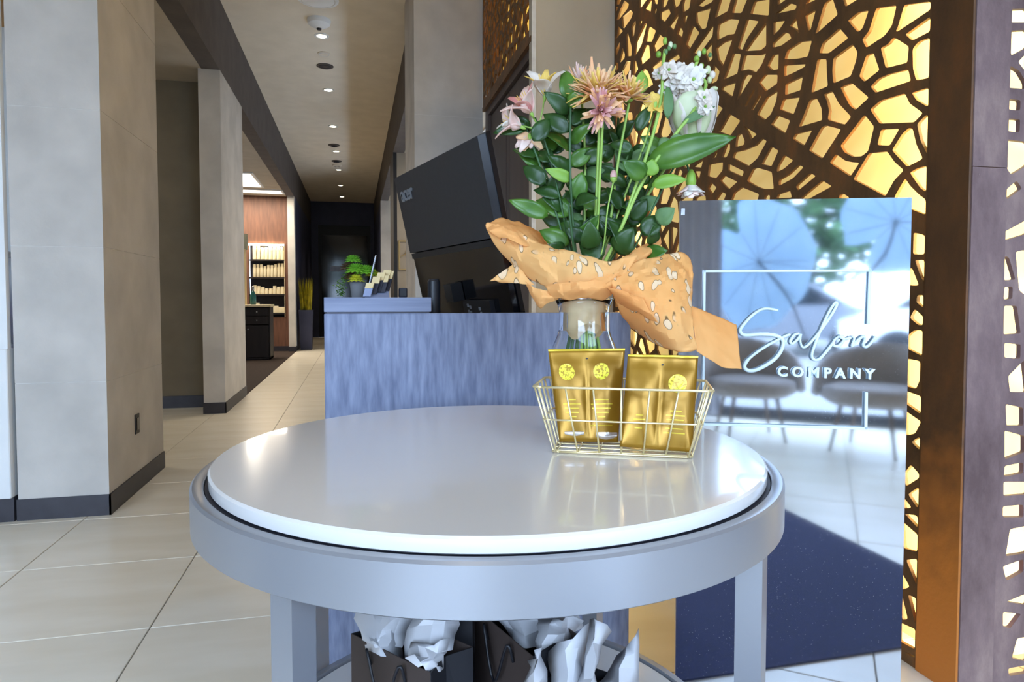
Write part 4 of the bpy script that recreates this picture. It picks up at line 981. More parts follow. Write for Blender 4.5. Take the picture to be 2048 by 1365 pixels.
# --- flowers
def petal(b, d, n, L, wd, cup=.25, curl=.2, nl=6, tipw=.75):
    """petal from b along d, facing n"""
    d = d.normalized(); n = (n-d*n.dot(d)).normalized(); s = d.cross(n); G = []
    for i in range(nl+1):
        v = i/nl; hw = wd/2*math.sin(math.pi*(.06+.94*v**tipw)*.93)**.8; c = b+d*L*v+n*L*(cup*v-(cup+curl)*v**2.2)
        G.append([c+s*hw*j+n*hw*.35*(j*j) for j in (-1,-.5,0,.5,1)])
    return MB().grid(G)
def alstro(t, x, y, d, dx, dy, dz, sz, ms, seed):
    r_ = random.Random(seed); c = Q(x, y, DV+d); ax = (Vector(_r)*dx-Vector((0,0,1))*dy+TOCAM*dz).normalized()
    a1 = ax.orthogonal().normalized(); a2 = ax.cross(a1)
    for i in range(6):
        a = 2*math.pi*i/6+.3+seed; rad = a1*math.cos(a)+a2*math.sin(a); outer = i % 2 == 0; op = r_.uniform(.45,.75) if outer else r_.uniform(.3,.5)
        o = petal(c, ax+rad*op, ax-rad*.6 if True else ax, sz*(1 if outer else .92), sz*(.62 if outer else .36), .12, .32).build('petal', M[ms[0] if outer else ms[1]], t, smooth='all'); solid(o, .0005)
    mb = MB()
    for i in range(5):
        a = 2*math.pi*i/5; mb.tube([c, c+ax*sz*.4+(a1*math.cos(a)+a2*math.sin(a))*sz*.1, c+ax*sz*.72+(a1*math.cos(a)+a2*math.sin(a))*sz*.18], .0007, 5)
    mb.build('stamens', M['yellowp'], t, smooth='all')
    MB().lathe([(.001,-.012),(.0035,-.006),(.004,.0),(.002,.006)], n=8).tf(Matrix.Translation(c) @ ax.to_track_quat('Z', 'Y').to_matrix().to_4x4()).build('flower_base', M['stem'], t, smooth='all')
t = btag('alstroemeria_stem', 'pale pink and white lily-like blooms at the upper left of the bouquet')
stem_line(t, [(1070,235,-.03),(1095,300,-.03),(1120,400,-.02)]+foot(1120,-9), .0022, 'stemd')
for pts in ([(1078,250,-.03),(1086,215,-.04),(1088,190,-.05)], [(1078,255,-.03),(1062,228,-.05)], [(1078,260,-.03),(1046,252,-.03)]): stem_line(t, pts, .0016, 'stem', 'side_stem')
alstro(t, 1089, 192, -.05, -.1, -1.0, .5, .060, ('whitep','yellowp'), 1)
alstro(t, 1062, 226, -.06, -.55, -.75, .45, .060, ('pinkp','pinkd'), 2)
alstro(t, 1042, 254, -.04, -.95, -.35, .25, .056, ('pinkp','whitep'), 3)
t = btag('carnation_stem', 'peach ruffled bloom hanging low at the left edge of the bouquet')
stem_line(t, [(1062,268,.01),(1085,330,.0),(1120,430,.0)]+foot(1110,-11), .002, 'stemd')
c = Q(1060, 284, DV-.02)
for i in range(11):
    a = R(40+i*22); ax = Vector(_r)*math.cos(a)*.8+up*(-abs(math.sin(a)))+TOCAM*rb.uniform(-.2,.5)
    o = petal(c+up*.012, ax, TOCAM, rb.uniform(.024,.040), .017, .1, .3).build('petal', M['pinkp' if i % 3 else 'peach'], t, smooth='all'); solid(o, .0004)
MB().lathe([(.002,-.004),(.006,.004),(.006,.014),(.002,.018)], n=8).tf(Matrix.Translation(c)).build('calyx', M['leafl'], t, smooth='all')
def mum(label, x, y, d, rpx, ms, n, seed, ax, sx, sk):
    t = btag('chrysanthemum_stem', label); r_ = random.Random(seed); c = Q(x, y, DV+d); rad = rpx*PXM
    stem_line(t, [(x+2, y+rpx*.3, d),(x+(1190-x)*.3, y+130, d*.6),(x+(1180-x)*.5, y+260, d*.3)]+foot(sx, sk), .0028, 'stem')
    ax = ax.normalized(); a1 = ax.orthogonal().normalized(); a2 = ax.cross(a1)
    for q, m in enumerate(ms):
        mb = MB()
        for i in range(n):
            a = r_.uniform(0, 6.283); el = r_.uniform(-.35, 1.25)*(1 if q == 0 else .75); rd = (a1*math.cos(a)+a2*math.sin(a))
            dd = (rd*math.cos(el)+ax*math.sin(el)); L = rad*r_.uniform(.8, 1.08)*(1 if el < .8 else .8)
            p_ = petal(c+dd*rad*.10, dd, ax+rd*-.2, L, rad*.24, r_.uniform(.1,.3), r_.uniform(-.6,.25), nl=5, tipw=.45)
            mb.add(p_.v, p_.f)
        o = mb.build('petals', M[m], t, smooth='all'); solid(o, .0004)
    MB().sphere(c, rad*.2, 12, 6).build('heart', M['soil'], t, smooth='all')
    MB().lathe([(rad*.05,-rad*.3),(rad*.25,-rad*.12),(rad*.3,.0)], n=10).tf(Matrix.Translation(c) @ ax.to_track_quat('Z','Y').to_matrix().to_4x4()).build('calyx', M['leafl'], t, smooth='all')
    return t
mum('large peach chrysanthemum at the top centre of the bouquet', 1198, 192, -.07, 54, ('peach','peach','yellowp'), 44, 5, TOCAM*.6+up*.9-Vector(_r)*.1, 1190, 1)
mum('chrysanthemum with drooping mauve petals under the large peach one', 1204, 222, -.10, 38, ('mauve','peach'), 28, 6, TOCAM*.9-up*.3, 1196, 3)
mum('smaller golden chrysanthemum right of the large peach one', 1256, 194, -.05, 42, ('yellowp','peach'), 40, 7, TOCAM*.5+up*.8+Vector(_r)*.3, 1210, 5)
mum('small pale peach chrysanthemum behind the tallest leaf', 1160, 165, .02, 34, ('pinkp','peach'), 26, 8, up+TOCAM*.3, 1160, -1)
t = btag('snapdragon_stem', 'soft yellow ruffled bloom beside the white blossom spikes')
stem_line(t, [(1308,222,-.03),(1285,300,-.02),(1235,430,-.01)]+foot(1225,9), .0022, 'stem')
c = Q(1310, 205, DV-.04)
for i in range(13):
    a = R(i*360/13); ax = Vector(_r)*math.cos(a)+up*(math.sin(a)*.8+.5)+TOCAM*.5
    o = petal(c-up*.01, ax, TOCAM, rb.uniform(.022,.032), .019, .3, .1).build('petal', M['yellowp'], t, smooth='all'); solid(o, .0004)
MB().lathe([(.002,-.02),(.007,-.006),(.008,.004)], n=8).tf(Matrix.Translation(c)).build('calyx', M['stem'], t, smooth='all')
# rose
t = btag('cut_rose', 'big cream-green rose at the right of the bouquet')
stem_line(t, [(1376,268,-.02),(1335,330,-.01),(1265,440,.0)]+foot(1240,12), .0032, 'stem')
c = Q(1385, 232, DV-.03); axr = (up*.7+TOCAM*.75-Vector(_r)*.25).normalized(); a1 = axr.orthogonal().normalized(); a2 = axr.cross(a1); RR = 46*PXM
axr = (up*.9+TOCAM*.22-Vector(_r)*.12).normalized(); a1 = axr.orthogonal().normalized(); a2 = axr.cross(a1)
for k in range(18):
    lay = k//6; a = 2*math.pi*(k % 6)/6+lay*.55+.25; rr = RR*(1-.16*lay); G = []
    for i in range(9):
        v = i/8; row = []; rad = rr*(.30+.70*math.sin(math.pi*(.06+.62*v)))*(1-.30*max(0, v-.7)/.3*(.5+.5*lay)); h = RR*(-1.15+2.15*v+.16*lay*v)
        for j in range(9):
            uu = j/8-.5; az = a+uu*1.7*math.sin(math.pi*(.14+.66*v))**.6; fl = RR*.30*max(0, v-.72)/.28*(1 if lay == 0 else .25)*(.5+abs(uu))
            row.append(c+(a1*math.cos(az)+a2*math.sin(az))*(rad+fl+RR*.05*(uu*2)**2*(k % 2))+axr*(h-RR*.34*(2*uu)**2*v+RR*.03*math.sin(j*2.1+k)))
        G.append(row)
    o = MB().grid(G).build('petal', M['greenw' if k % 3 == 0 else 'whitep'], t, smooth='all'); solid(o, .0006)
for i in range(5):
    a = 2*math.pi*i/5; rd = a1*math.cos(a)+a2*math.sin(a); o = leaf_mesh(c-axr*RR*1.15, c-axr*RR*.75+rd*RR*.9, .010, -axr).build('sepal', M['leaf'], t, smooth='all'); solid(o, .0005)
bloom_leaf(t, 1364, 247, 1432, 211, 17, 'leafg', -.08, -.09, .2)
# white stock spikes
def stock(label, line, blooms, buds, sx, sk, leaves):
    t = btag('stock_stem', label); stem_line(t, line+foot(sx, sk), .0036, 'stem')
    for k, (x, y, rpx, d) in enumerate(blooms):
        c = Q(x, y, DV+d); mb = MB(); r_ = random.Random(k*7+sx)
        for i in range(13):
            a = 2*math.pi*i*.382+r_.uniform(-.2,.2); el = (.0,.35,.8)[i % 3]+r_.uniform(-.15,.15); ax = (Vector(_r)*math.cos(a)+up*math.sin(a))*math.cos(el)+TOCAM*math.sin(el)
            p_ = petal(c, ax, TOCAM, rpx*PXM*r_.uniform(.9,1.3), rpx*PXM*r_.uniform(.8,1.1), .3, r_.uniform(.1,.5), nl=5); mb.add(p_.v, p_.f)
        o = mb.build('blossom', M['whitep'], t, smooth='all'); solid(o, .0004)
        MB().sphere(c+TOCAM*.003, rpx*PXM*.22, 8, 5).build('blossom_eye', M['leafl'], t, smooth='all')
    for (x, y, wpx, hpx, m) in buds:
        c = Q(x, y, DV+line[0][2]-.005); MB().sphere(c, 1, 8, 6, (wpx*PXM/2, wpx*PXM/2, hpx*PXM/2)).build('bud', M[m], t, smooth='all')
    for L in leaves: bloom_leaf(t, *L)
stock('white stock spike with pale buds, the left of two at the top right', [(1330,100,-.04),(1326,135,-.05),(1322,200,-.05),(1300,290,-.06),(1262,400,-.06),(1240,462,-.05)],
      [(1338,141,17,-.06),(1318,148,12,-.04),(1345,168,15,-.05),(1330,182,13,-.045),(1352,178,12,-.05)],
      [(1330,82,9,16,'leafl'),(1341,90,9,14,'greenw'),(1349,93,8,11,'leafg'),(1317,109,11,13,'leafl'),(1332,104,8,12,'leafg'),(1338,97,8,10,'leafg')], 1225, 4,
      [(1292,352,1247,324,38,'leaf',-.09,-.11,.3),(1298,352,1306,318,30,'leafl',-.09,-.10,.3),(1335,238,1337,166,20,'leafg',-.06,-.06,.2),(1275,262,1300,210,26,'leafd',-.05,-.06,.3),(1316,292,1347,284,26,'leafg',-.07,-.08,.3),(1280,188,1286,139,27,'leafl',-.02,-.02,.2)])
stock('white stock spike with open blossoms, the right of two at the top right', [(1396,118,-.04),(1390,145,-.05),(1412,170,-.06),(1385,225,-.08),(1350,270,-.08),(1290,355,-.07),(1240,462,-.05)],
      [(1372,152,19,-.07),(1386,160,20,-.075),(1395,150,16,-.05),(1360,162,15,-.06),(1378,172,17,-.07),(1408,196,14,-.09),(1410,214,14,-.09),(1362,140,13,-.05)],
      [(1408,103,9,13,'leafl'),(1398,108,9,14,'greenw'),(1420,110,8,10,'leafg'),(1393,118,12,13,'leafl'),(1403,132,10,12,'leafl'),(1416,140,11,18,'greenw'),(1425,150,12,16,'whitep'),(1419,160,10,14,'greenw'),(1428,178,16,9,'greenw')], 1238, 7,
      [(1292,328,1470,270,56,'leaf',-.06,-.13,.15),(1338,286,1371,274,22,'leafg',-.08,-.09,.3),(1304,371,1374,356,28,'leafl',-.08,-.10,.3),(1330,300,1360,318,30,'leafd',-.04,-.05,.3)])
# drooping white carnation
t = btag('carnation_stem', 'white carnation drooping at the far right above the sign')
stem_line(t, [(1380,352,-.05),(1374,330,-.05),(1364,316,-.05),(1338,352,-.05),(1295,440,-.04),(1272,490,-.03),(1225,560,-.02)]+foot(1225,13), .0022, 'stemd')
c = Q(1382, 366, DV-.05)
for i in range(34):
    a = R(i*137.5); ax = (Vector(_r)*math.cos(a)*.85+TOCAM*math.sin(a)*.8-up*rb.uniform(.7,1.9))
    o = petal(c+up*.004, ax, -up, rb.uniform(.030,.042), .022, .05, rb.uniform(-.1,.3), tipw=1.3).build('petal', M['whitep' if i % 3 else 'pinkp'], t, smooth='all'); solid(o, .0004)
MB().lathe([(.009,-.008),(.0105,.004),(.008,.018),(.003,.027)], n=12).tf(Matrix.Translation(c)).build('calyx', M['leafl'], t, smooth='all')
# small pink bud on its stem
t = btag('rose_bud', 'tiny closed pink bud in the middle of the stems')
stem_line(t, [(1227,362,-.07),(1215,420,-.06),(1205,500,-.04)]+foot(1200,4), .0016, 'stem')
c = Q(1227, 352, DV-.07)
MB().lathe([(.002,-.010),(.0065,-.004),(.007,.003),(.004,.010),(.001,.012)], n=10).tf(Matrix.Translation(c)).build('bud', M['mauve'], t, smooth='all')
MB().lathe([(.003,-.013),(.0068,-.007),(.0066,-.003)], n=10).tf(Matrix.Translation(c)).build('calyx', M['stem'], t, smooth='all')

# ================================================================== gift bags on the lower shelf
SZ = .285
rt = random.Random(17)
def bag(label, a, b, depth, ztop, m, mside, tissues, zcs, handle=True):
    """a, b: photo positions of the top edge of the front face; walls of folded paper"""
    A = QP(*a, 2, ztop); B = QP(*b, 2, ztop); u = (B-A); Lw = u.length; u.normalize(); v = Vector((-u.y, u.x, 0)); 
    if v.dot(Vector(_f)) < 0: v = -v
    Cc, D = B+v*depth, A+v*depth
    t = thing('gift_bag', label, 'gift bag', Vector(((A.x+Cc.x)/2, (A.y+Cc.y)/2, SZ+.001)))
    dz = Vector((0,0,SZ+.002-ztop))
    def wall(p, q, name, mm, fold=0.):
        mid = (p+q)/2; inn_ = ((A+Cc)/2-mid); inn_.z = 0; inn_ = inn_.normalized()*fold
        G = [[p, mid+inn_, q], [p+dz*.5, mid+inn_*.6+dz*.5, q+dz*.5], [p+dz, mid+dz, q+dz]]
        o = MB().grid(G).build(name, M[mm], t); solid(o, .0016); return o
    fr = wall(A, B, 'front_face', m); wall(B, Cc, 'gusset', mside, depth*.16); wall(Cc, D, 'back_face', m); wall(D, A, 'gusset', mside, depth*.16)
    MB().add([A+dz, B+dz, Cc+dz, D+dz], [(0,1,2,3)]).build('base', M[m], t)
    if handle:
        nrm = -v
        for k0 in (.28,):
            P_ = [A+u*Lw*.28-up*.03+nrm*.003, A+u*Lw*.30-up*.005+nrm*.012, A+u*Lw*.5-up*.05+nrm*.02, A+u*Lw*.70-up*.005+nrm*.012, A+u*Lw*.72-up*.03+nrm*.003]
            P_[2] = A+u*Lw*.5-up*.075+nrm*.014
            MB().tube(catmull(P_, 5), .0024, 6).build('rope_handle', M['ribbon'], fr, smooth='all')
    for k, (TL, TR2, BR, BL2, z0, z1, amp) in enumerate(tissues):
        n = 5; G = []
        for i in range(n):
            row = []
            for j in range(n):
                x = (TL[0]*(1-j/(n-1))+TR2[0]*j/(n-1))*(1-i/(n-1))+(BL2[0]*(1-j/(n-1))+BR[0]*j/(n-1))*i/(n-1)
                y = (TL[1]*(1-j/(n-1))+TR2[1]*j/(n-1))*(1-i/(n-1))+(BL2[1]*(1-j/(n-1))+BR[1]*j/(n-1))*i/(n-1)
                edge = 0 if i in (0, n-1) or j in (0, n-1) else 1
                row.append(Q(x+rt.uniform(-9,9), y+rt.uniform(-9,9), z0+(z1-z0)*i/(n-1)+rt.uniform(-amp,amp)+.03*math.sin(math.pi*j/(n-1))*-1))
            G.append(row)
        o = MB().grid(G).build('tissue_sheet', M['tissue'], t, smooth=24); solid(o, .0005)
    return t
bag('dark brown gift bag with white tissue at the left of the lower shelf', (703,1268), (861,1346), .085, .575, 'bagbrown', 'bagnavy',
    [((712,1175),(870,1185),(800,1300),(718,1285),1.06,1.00,.016),((832,1195),(918,1190),(905,1300),(805,1325),1.02,.97,.016),((720,1230),(790,1230),(800,1325),(735,1300),1.04,.99,.012),((820,1290),(905,1285),(872,1345),(815,1322),.96,.93,.008)], None)
bag('dark gift bag with grey-white tissue behind the middle of the lower shelf', (950,1216), (1066,1314), .09, .58, 'bagbrown', 'bagnavy',
    [((965,1185),(1090,1180),(1100,1300),(1015,1285),1.12,1.05,.018),((1090,1180),(1150,1190),(1166,1250),(1085,1275),1.10,1.05,.014),((1085,1235),(1164,1235),(1130,1320),(1072,1310),1.04,.99,.014)], None)
bag('gift bag with blue-white pointed tissue at the right front of the lower shelf', (1062,1374), (1215,1430), .09, .545, 'bagnavy', 'bagnavy',
    [((1058,1318),(1088,1286),(1090,1400),(1046,1400),.93,.90,.006),((1098,1310),(1183,1236),(1170,1410),(1092,1400),.97,.92,.007),((1180,1236),(1218,1262),(1190,1380),(1150,1410),.96,.90,.006),((1225,1318),(1280,1262),(1284,1400),(1190,1400),.98,.92,.008)], None)
bag('black gift bag standing at the back of the lower shelf, between the others', (842,1166), (944,1168), .07, .645, 'bagnavy', 'bagnavy', [((860,1150),(930,1150),(925,1185),(865,1185),1.30,1.28,.008)], None, handle=False)

# ================================================================== salon area seen past the pillars
def at(x, y, Y): return QP(x, y, 1, Y)
ZS = 14.62
cab = thing('display_niche', 'lit product niche with cream bottles in the brown back wall', 'shelf unit', (-1.78, 14.85, .7))
MB().box((-2.12, 14.94, .72), (-1.425, 14.95, 2.24)).build('niche_back', M['cardb'], cab)
sh_z = [at(540, y, ZS+.2).z for y in (520, 555, 589, 626)]
for z in sh_z: MB().box((-2.125, 14.70, z-.03), (-1.425, 14.94, z)).build('shelf', M['darkwood'], cab)
MB().box((-2.125, 14.70, 2.20), (-1.425, 14.74, 2.235)).build('light_strip', M['led'], cab)
MB().box((-1.43, 14.70, .72), (-1.422, 14.94, 2.24)).build('niche_side', M['cream'], cab)
area('niche_lamp', (-1.78, 14.80, 2.19), (0, 0, 0), (.6, .08), 7, WARM)
rn = random.Random(2)
ords = ['leftmost']+[o_w+' from the left' for o_w in ('second','third','fourth','fifth','sixth','seventh','eighth','ninth')]
words = ['top', 'second', 'third', 'lowest']
bt = {}
for s_, (z, n, h0, h1, r) in enumerate(((sh_z[0],8,.24,.34,.036),(sh_z[1],9,.22,.30,.034),(sh_z[2],8,.12,.24,.040),(sh_z[3],5,.12,.22,.062))):
    for i in range(n):
        h = rn.uniform(h0, h1); x = -2.06+(i+.5)*.62/n
        key = 'product_bottle' if s_ < 2 else ('product_jar' if s_ == 2 else 'product_box')
        if s_ < 3:
            mb = MB().lathe([(r*.9,0),(r,.006),(r,h*.72),(r*.86,h*.74),(r*.86,h*.98),(r*.7,h)], n=12)
        else: mb = MB().rbox((-r,-r*.8,0), (r,r*.8,h), .006)
        o = mb.build(key, M['cream'], local=True, smooth=30); o.location = (x, 14.80, z)
        tag(o, {0:'tall cream bottle, %s on the top niche shelf',1:'cream bottle, %s on the second niche shelf',2:'short cream jar, %s on the third niche shelf',3:'pale box, %s on the lowest niche shelf'}[s_] % (ords[i] if i < n-1 else 'rightmost'), {0:'bottle',1:'bottle',2:'jar',3:'box'}[s_], 'products on the %s niche shelf' % words[s_])
# vanity cabinet, mirror, teal bottle
vy = 12.6
a, b = at(470, 705, vy), at(543, 614, vy)
v0, v1, vt = at(440, 700, vy).x, at(541, 700, vy).x, b.z
cb = thing('vanity_cabinet', 'dark wood styling station with small knobs, past the slim pillar', 'cabinet', ((v0+v1)/2, vy+.25, 0))
MB().box((v0, vy, .02), (v0+.02, vy+.5, vt)).box((v1-.02, vy, .02), (v1, vy+.5, vt)).box((v0, vy+.48, .02), (v1, vy+.5, vt)).box((v0, vy, .02), (v1, vy+.5, .05)).build('carcass', M['darkwood'], cb)
MB().rbox((v0-.02, vy-.03, vt), (v1+.02, vy+.5, vt+.04), .005).build('counter_top', M['cream'], cb)
xm = (v0+v1)/2
for x0, x1 in ((v0+.02, xm), (xm, v1-.02)):
    for z0, z1 in ((vt-.16, vt-.02), (vt-.31, vt-.17)):
        dr = MB().box((x0+.006, vy-.012, z0), (x1-.006, vy, z1)).build('drawer', M['darkwood'], cb)
        MB().sphere(((x0+x1)/2, vy-.022, (z0+z1)/2), .014, 8, 5).build('knob', M['steel'], dr, smooth='all')
dr = MB().box((xm+.006, vy-.012, .06), (v1-.026, vy, vt-.33)).build('cabinet_door', M['darkwood'], cb)
MB().sphere((xm+.05, vy-.022, vt-.40), .014, 8, 5).build('knob', M['steel'], dr, smooth='all')
for i, (x, z) in enumerate(((.06,.55),(.24,.56),(.15,.74),(.15,.36))):
    d_ = thing('hair_dryer', 'chrome styling tool in the dark cabinet cubby, %s' % ('left of the middle pair','right of the middle pair','topmost','lowest')[i], 'styling tool', (v0+.3+x, vy+.15, z-.05), 'chrome tools in the cubby')
    MB().lathe([(.045,-.05),(.055,-.02),(.05,.03),(.03,.05)], n=12).build('barrel', M['steel'], d_, smooth='all', local=True)
    MB().box((-.015,.0,-.09), (.015,.03,-.04)).build('handle', M['black'], d_, local=True)
mr = thing('styling_mirror', 'tall mirror with grey-green frame standing on the styling cabinet', 'mirror', (at(478,600,12.9).x, 12.9, vt+.04))
x0, x1, zt_ = at(440, 600, 12.9).x, at(496, 600, 12.9).x, at(480, 468, 12.9).z; zb = vt+.042
MB().box((x0, 12.86, zt_-.28), (x1, 13.0, zt_)).build('head_box', M['greyframe'], mr)
MB().box((x1-.16, 12.88, zb), (x1-.03, 12.98, zt_-.28)).build('frame_post', M['card'], mr)
MB().box((x0, 12.93, zb), (x1-.16, 12.95, zt_-.28)).build('mirror_glass', M['mirror'], mr)
p = at(506, 610, 12.75)
tbv = thing('spray_bottle', 'teal bottle with slim neck on the styling cabinet', 'bottle', (p.x, 12.78, vt+.04))
MB().lathe([(.045,0),(.055,.02),(.055,.15),(.03,.22),(.018,.25)], n=16).build('body', M['teal'], tbv, smooth='all', local=True)
MB().lathe([(.018,.25),(.022,.26),(.022,.32),(.012,.33)], n=12).build('cap', M['steel'], tbv, smooth='all', local=True)
# salon ceiling lights
p0, p1_ = QP(455, 352, 2, HB), QP(512, 374, 2, HB)
def panel(x0, x1, y0, y1, label, pw):
    t = thing('ceiling_light', label, 'ceiling light', ((x0+x1)/2, (y0+y1)/2, HB))
    MB().box((x0,y0,HB-.02), (x1,y0+.04,HB)).box((x0,y1-.04,HB-.02), (x1,y1,HB)).box((x0,y0+.04,HB-.02), (x0+.04,y1-.04,HB)).box((x1-.04,y0+.04,HB-.02), (x1,y1-.04,HB)).build('frame', M['white'], t)
    MB().box((x0+.04,y0+.04,HB-.012), (x1-.04,y1-.04,HB-.004)).build('diffuser', M['led2'], t)
    area('ceiling_light_beam', ((x0+x1)/2, (y0+y1)/2, HB-.03), (0,0,0), (x1-x0, y1-y0), pw, (1,.9,.74))
M['led2'] = emit('lamp_panel', (255,246,230), 3.0)
q0, q1 = QP(505, 345, 2, HB), QP(505, 373, 2, HB)
panel(q0.x-1.2, q0.x, q0.y, q1.y, 'white square ceiling light over the styling station', 60)
q0, q1 = QP(565, 380, 2, HB), QP(565, 387, 2, HB)
panel(q0.x-1.7, q0.x, q0.y, q1.y, 'long narrow ceiling light strip along the brown wall', 50)
panel(1.6, 2.8, 8.2, 9.0, 'added unseen ceiling light of the side room right of the hall', 55)  # unseen fitting added to light the side room
panel(-3.6, -2.6, 5.2, 6.0, 'ceiling light of the passage left of the near pillar', 6)
# tall planter with yellow grass
p = Vector((XL+.175, 15.2, 0))
pt = thing('tall_planter', 'tall dark blue planter with yellow grass at the end of the tiled strip', 'planter', (p.x, p.y, 0))
w2 = .145
MB().loft([[(-w2*.8,-w2*.8,0),(w2*.8,-w2*.8,0),(w2*.8,w2*.8,0),(-w2*.8,w2*.8,0)],[(-w2,-w2,.86),(w2,-w2,.86),(w2,w2,.86),(-w2,w2,.86)]], True).build('pot', M['navywall'], pt, local=True)
mb = MB(); rg = random.Random(6)
for i in range(260):
    x, y = rg.uniform(-.11,.11), rg.uniform(-.11,.11); h = rg.uniform(.45,.72); dx, dy = x*.3+rg.gauss(0,.02), y*.5+rg.gauss(0,.03); wv = Vector((rg.uniform(-1,1), rg.uniform(-1,1), 0)).normalized()*.006
    b0 = Vector((x,y,.86)); m0 = Vector((x+dx*.4,y+dy*.4,.86+h*.55)); t0 = Vector((x+dx,y+dy,.86+h))
    mb.add([b0-wv, b0+wv, m0+wv, m0-wv, t0], [(0,1,2,3),(3,2,4)])
mb.build('grass_blades', M['grass'], pt, kind='stuff', local=True)
# framed emblem on the side-room wall
f0, f1 = at(797, 481, 9.98), at(826, 541, 9.98)
fr = thing('wall_sign', 'thin gold outline sign on the taupe side-room wall', 'sign', ((f0.x+f1.x)/2, 9.99, f1.z))
for (x0, z0, x1, z1) in ((f0.x,f0.z-.02,f1.x,f0.z),(f0.x,f1.z,f1.x,f1.z+.02),(f0.x,f1.z+.02,f0.x+.02,f0.z-.02),(f1.x-.02,f1.z+.02,f1.x,f0.z-.02)):
    MB().box((x0,9.985,z0), (x1,9.998,z1)).build('outline_bar', M['goldline'], fr)
MB().tube([(f0.x+.04,9.99,f1.z+.20),(f0.x+.10,9.99,f1.z+.24),(f0.x+.13,9.99,f1.z+.32),(f0.x+.11,9.99,f1.z+.20),(f0.x+.18,9.99,f1.z+.22)], .006, 6).build('script_stroke', M['goldline'], fr)
# white display case at the left edge
dc = thing('display_case', 'white display case beside the near pillar, cut by the left edge', 'display case', (-1.96, 3.85, 0))
MB().rbox((-2.3, 3.665, .12), (-1.625, 4.1, .845), .004).build('base_cabinet', M['white'], dc)
MB().box((-2.3, 3.69, 0), (-1.625, 4.1, .12)).build('plinth', M['base'], dc)
MB().box((-1.665, 3.675, .845), (-1.625, 3.71, 2.5)).build('frame_post', M['white'], dc)
MB().box((-2.3, 3.68, .846), (-1.665, 3.686, 2.5)).build('glass_front', M['glass'], dc)
MB().box((-2.3, 4.06, .846), (-1.625, 4.08, 2.5)).build('back_panel', M['white'], dc)
MB().box((-2.3, 3.70, 1.30), (-1.67, 4.05, 1.32)).build('shelf', M['white'], dc)
MB().rbox((-2.3, 3.665, 2.5), (-1.625, 4.1, 3.2), .004).build('head_panel', M['orangebox'], dc)
bx2 = thing('purple_box', 'purple carton standing inside the white display case', 'box', (-1.80, 3.85, .847))
MB().rbox((-.10,-.05,0), (.07,.05,.30), .003).build('carton', M['purple'], bx2, local=True)
MB().box((-.101,-.0515,.03), (.071,-.0502,.09)).build('label_band', M['orangebox'], bx2, local=True)

# ================================================================== entrance side behind the camera (seen in the mirrored sign)
rug = MB()
u_ = Vector((.63, .777, 0)); v_ = Vector((-.777, .63, 0)); r0 = Vector((.655, -.83, .0))
rug.prism([r0, r0+u_*1.72, r0+u_*1.72+v_*1.45, r0+v_*1.45], (0,0,.006)); rug.build('entrance_mat', M['navy'], label='dark navy entrance mat under the round table', cat='mat')
YF = -3.2
struct('wall_front', MB().box((-5.2, YF-.1, 3.6), (3.4, YF, HC)).box((-5.2, YF-.1, 0), (-4.6, YF, 3.6)), M['beige'])
w1 = struct('window_1', MB().box((-4.6, YF-.08, 0), (3.3, YF-.02, .10)).box((-4.6, YF-.08, 3.5), (3.3, YF-.02, 3.6)), M['cardb'])
for x in (-4.6, -2.6, -.62, 1.95, 3.24): MB().box((x, YF-.08, .1), (x+.06, YF-.02, 3.5)).build('mullion', M['cardb'], w1)
def curtain(x0, x1, label):
    n = 60; P0 = [Vector((x0+(x1-x0)*i/n, YF+.14+.03*math.sin(i*.95), 0)) for i in range(n+1)]
    t = thing('curtain', label, 'curtain', ((x0+x1)/2, YF+.14, .02))
    o = MB().grid([[p+Vector((0,0,z)) for p in P0] for z in (.04, 1.8, 3.4)]).build('fabric', M['curtain'], t, smooth='all'); solid(o, .003)
    MB().tube([(x0-.03, YF+.14, 3.42), (x1+.03, YF+.14, 3.42)], .015, 8).build('rod', M['steel'], t, smooth='all')
M['curtain'] = mat('curtain_sheer', (206,208,220), (190,192,208), scale=3, rough=.9)
curtain(-.55, .26, 'pale pleated curtain reflected at the left of the sign panel')
M['decal'] = mat('leaf_decal_frosted', (196,220,236), (180,208,228), scale=4, rough=.7, Transmission_Weight=.55)
M['vein'] = mat('leaf_decal_vein', (120,130,140), rough=.7)
def lily(cx, cz, rx, rz, label, notch, stemto):
    t = thing('window_leaf_art', label, 'window art', (cx, YF+.02, cz-rz))
    pts = []
    for i in range(56):
        a = 2*math.pi*i/56; k = 1+.05*math.sin(3*a+1)+.025*math.sin(9*a); d = abs((a-notch+math.pi) % (2*math.pi)-math.pi)
        if d < .3: k *= .45+.55*d/.3
        pts.append((cx+rx*k*math.cos(a), YF+.02, cz+rz*k*math.sin(a)))
    MB().prism(pts, (0,.004,0)).build('leaf_blade', M['decal'], t)
    for i in range(0, 56, 5): MB().tube([(cx, YF+.026, cz), (pts[i][0]*.92+cx*.08, YF+.026, pts[i][2]*.92+cz*.08)], .003, 5).build('vein', M['vein'], t)
    MB().tube(catmull([(cx, YF+.028, cz), ((cx+stemto[0])/2+.06, YF+.028, (cz+stemto[1])/2), (stemto[0], YF+.028, stemto[1])], 6), .012, 6).build('leaf_stem', M['vein'], t, smooth='all')
lily(.56, 1.42, .44, .60, 'large round frosted lily leaf on the window, reflected in the sign', 2.3, (.95, .75))
lily(1.62, 1.72, .42, .42, 'second frosted lily leaf, reflected at the top right of the sign', 3.9, (1.35, 1.2))
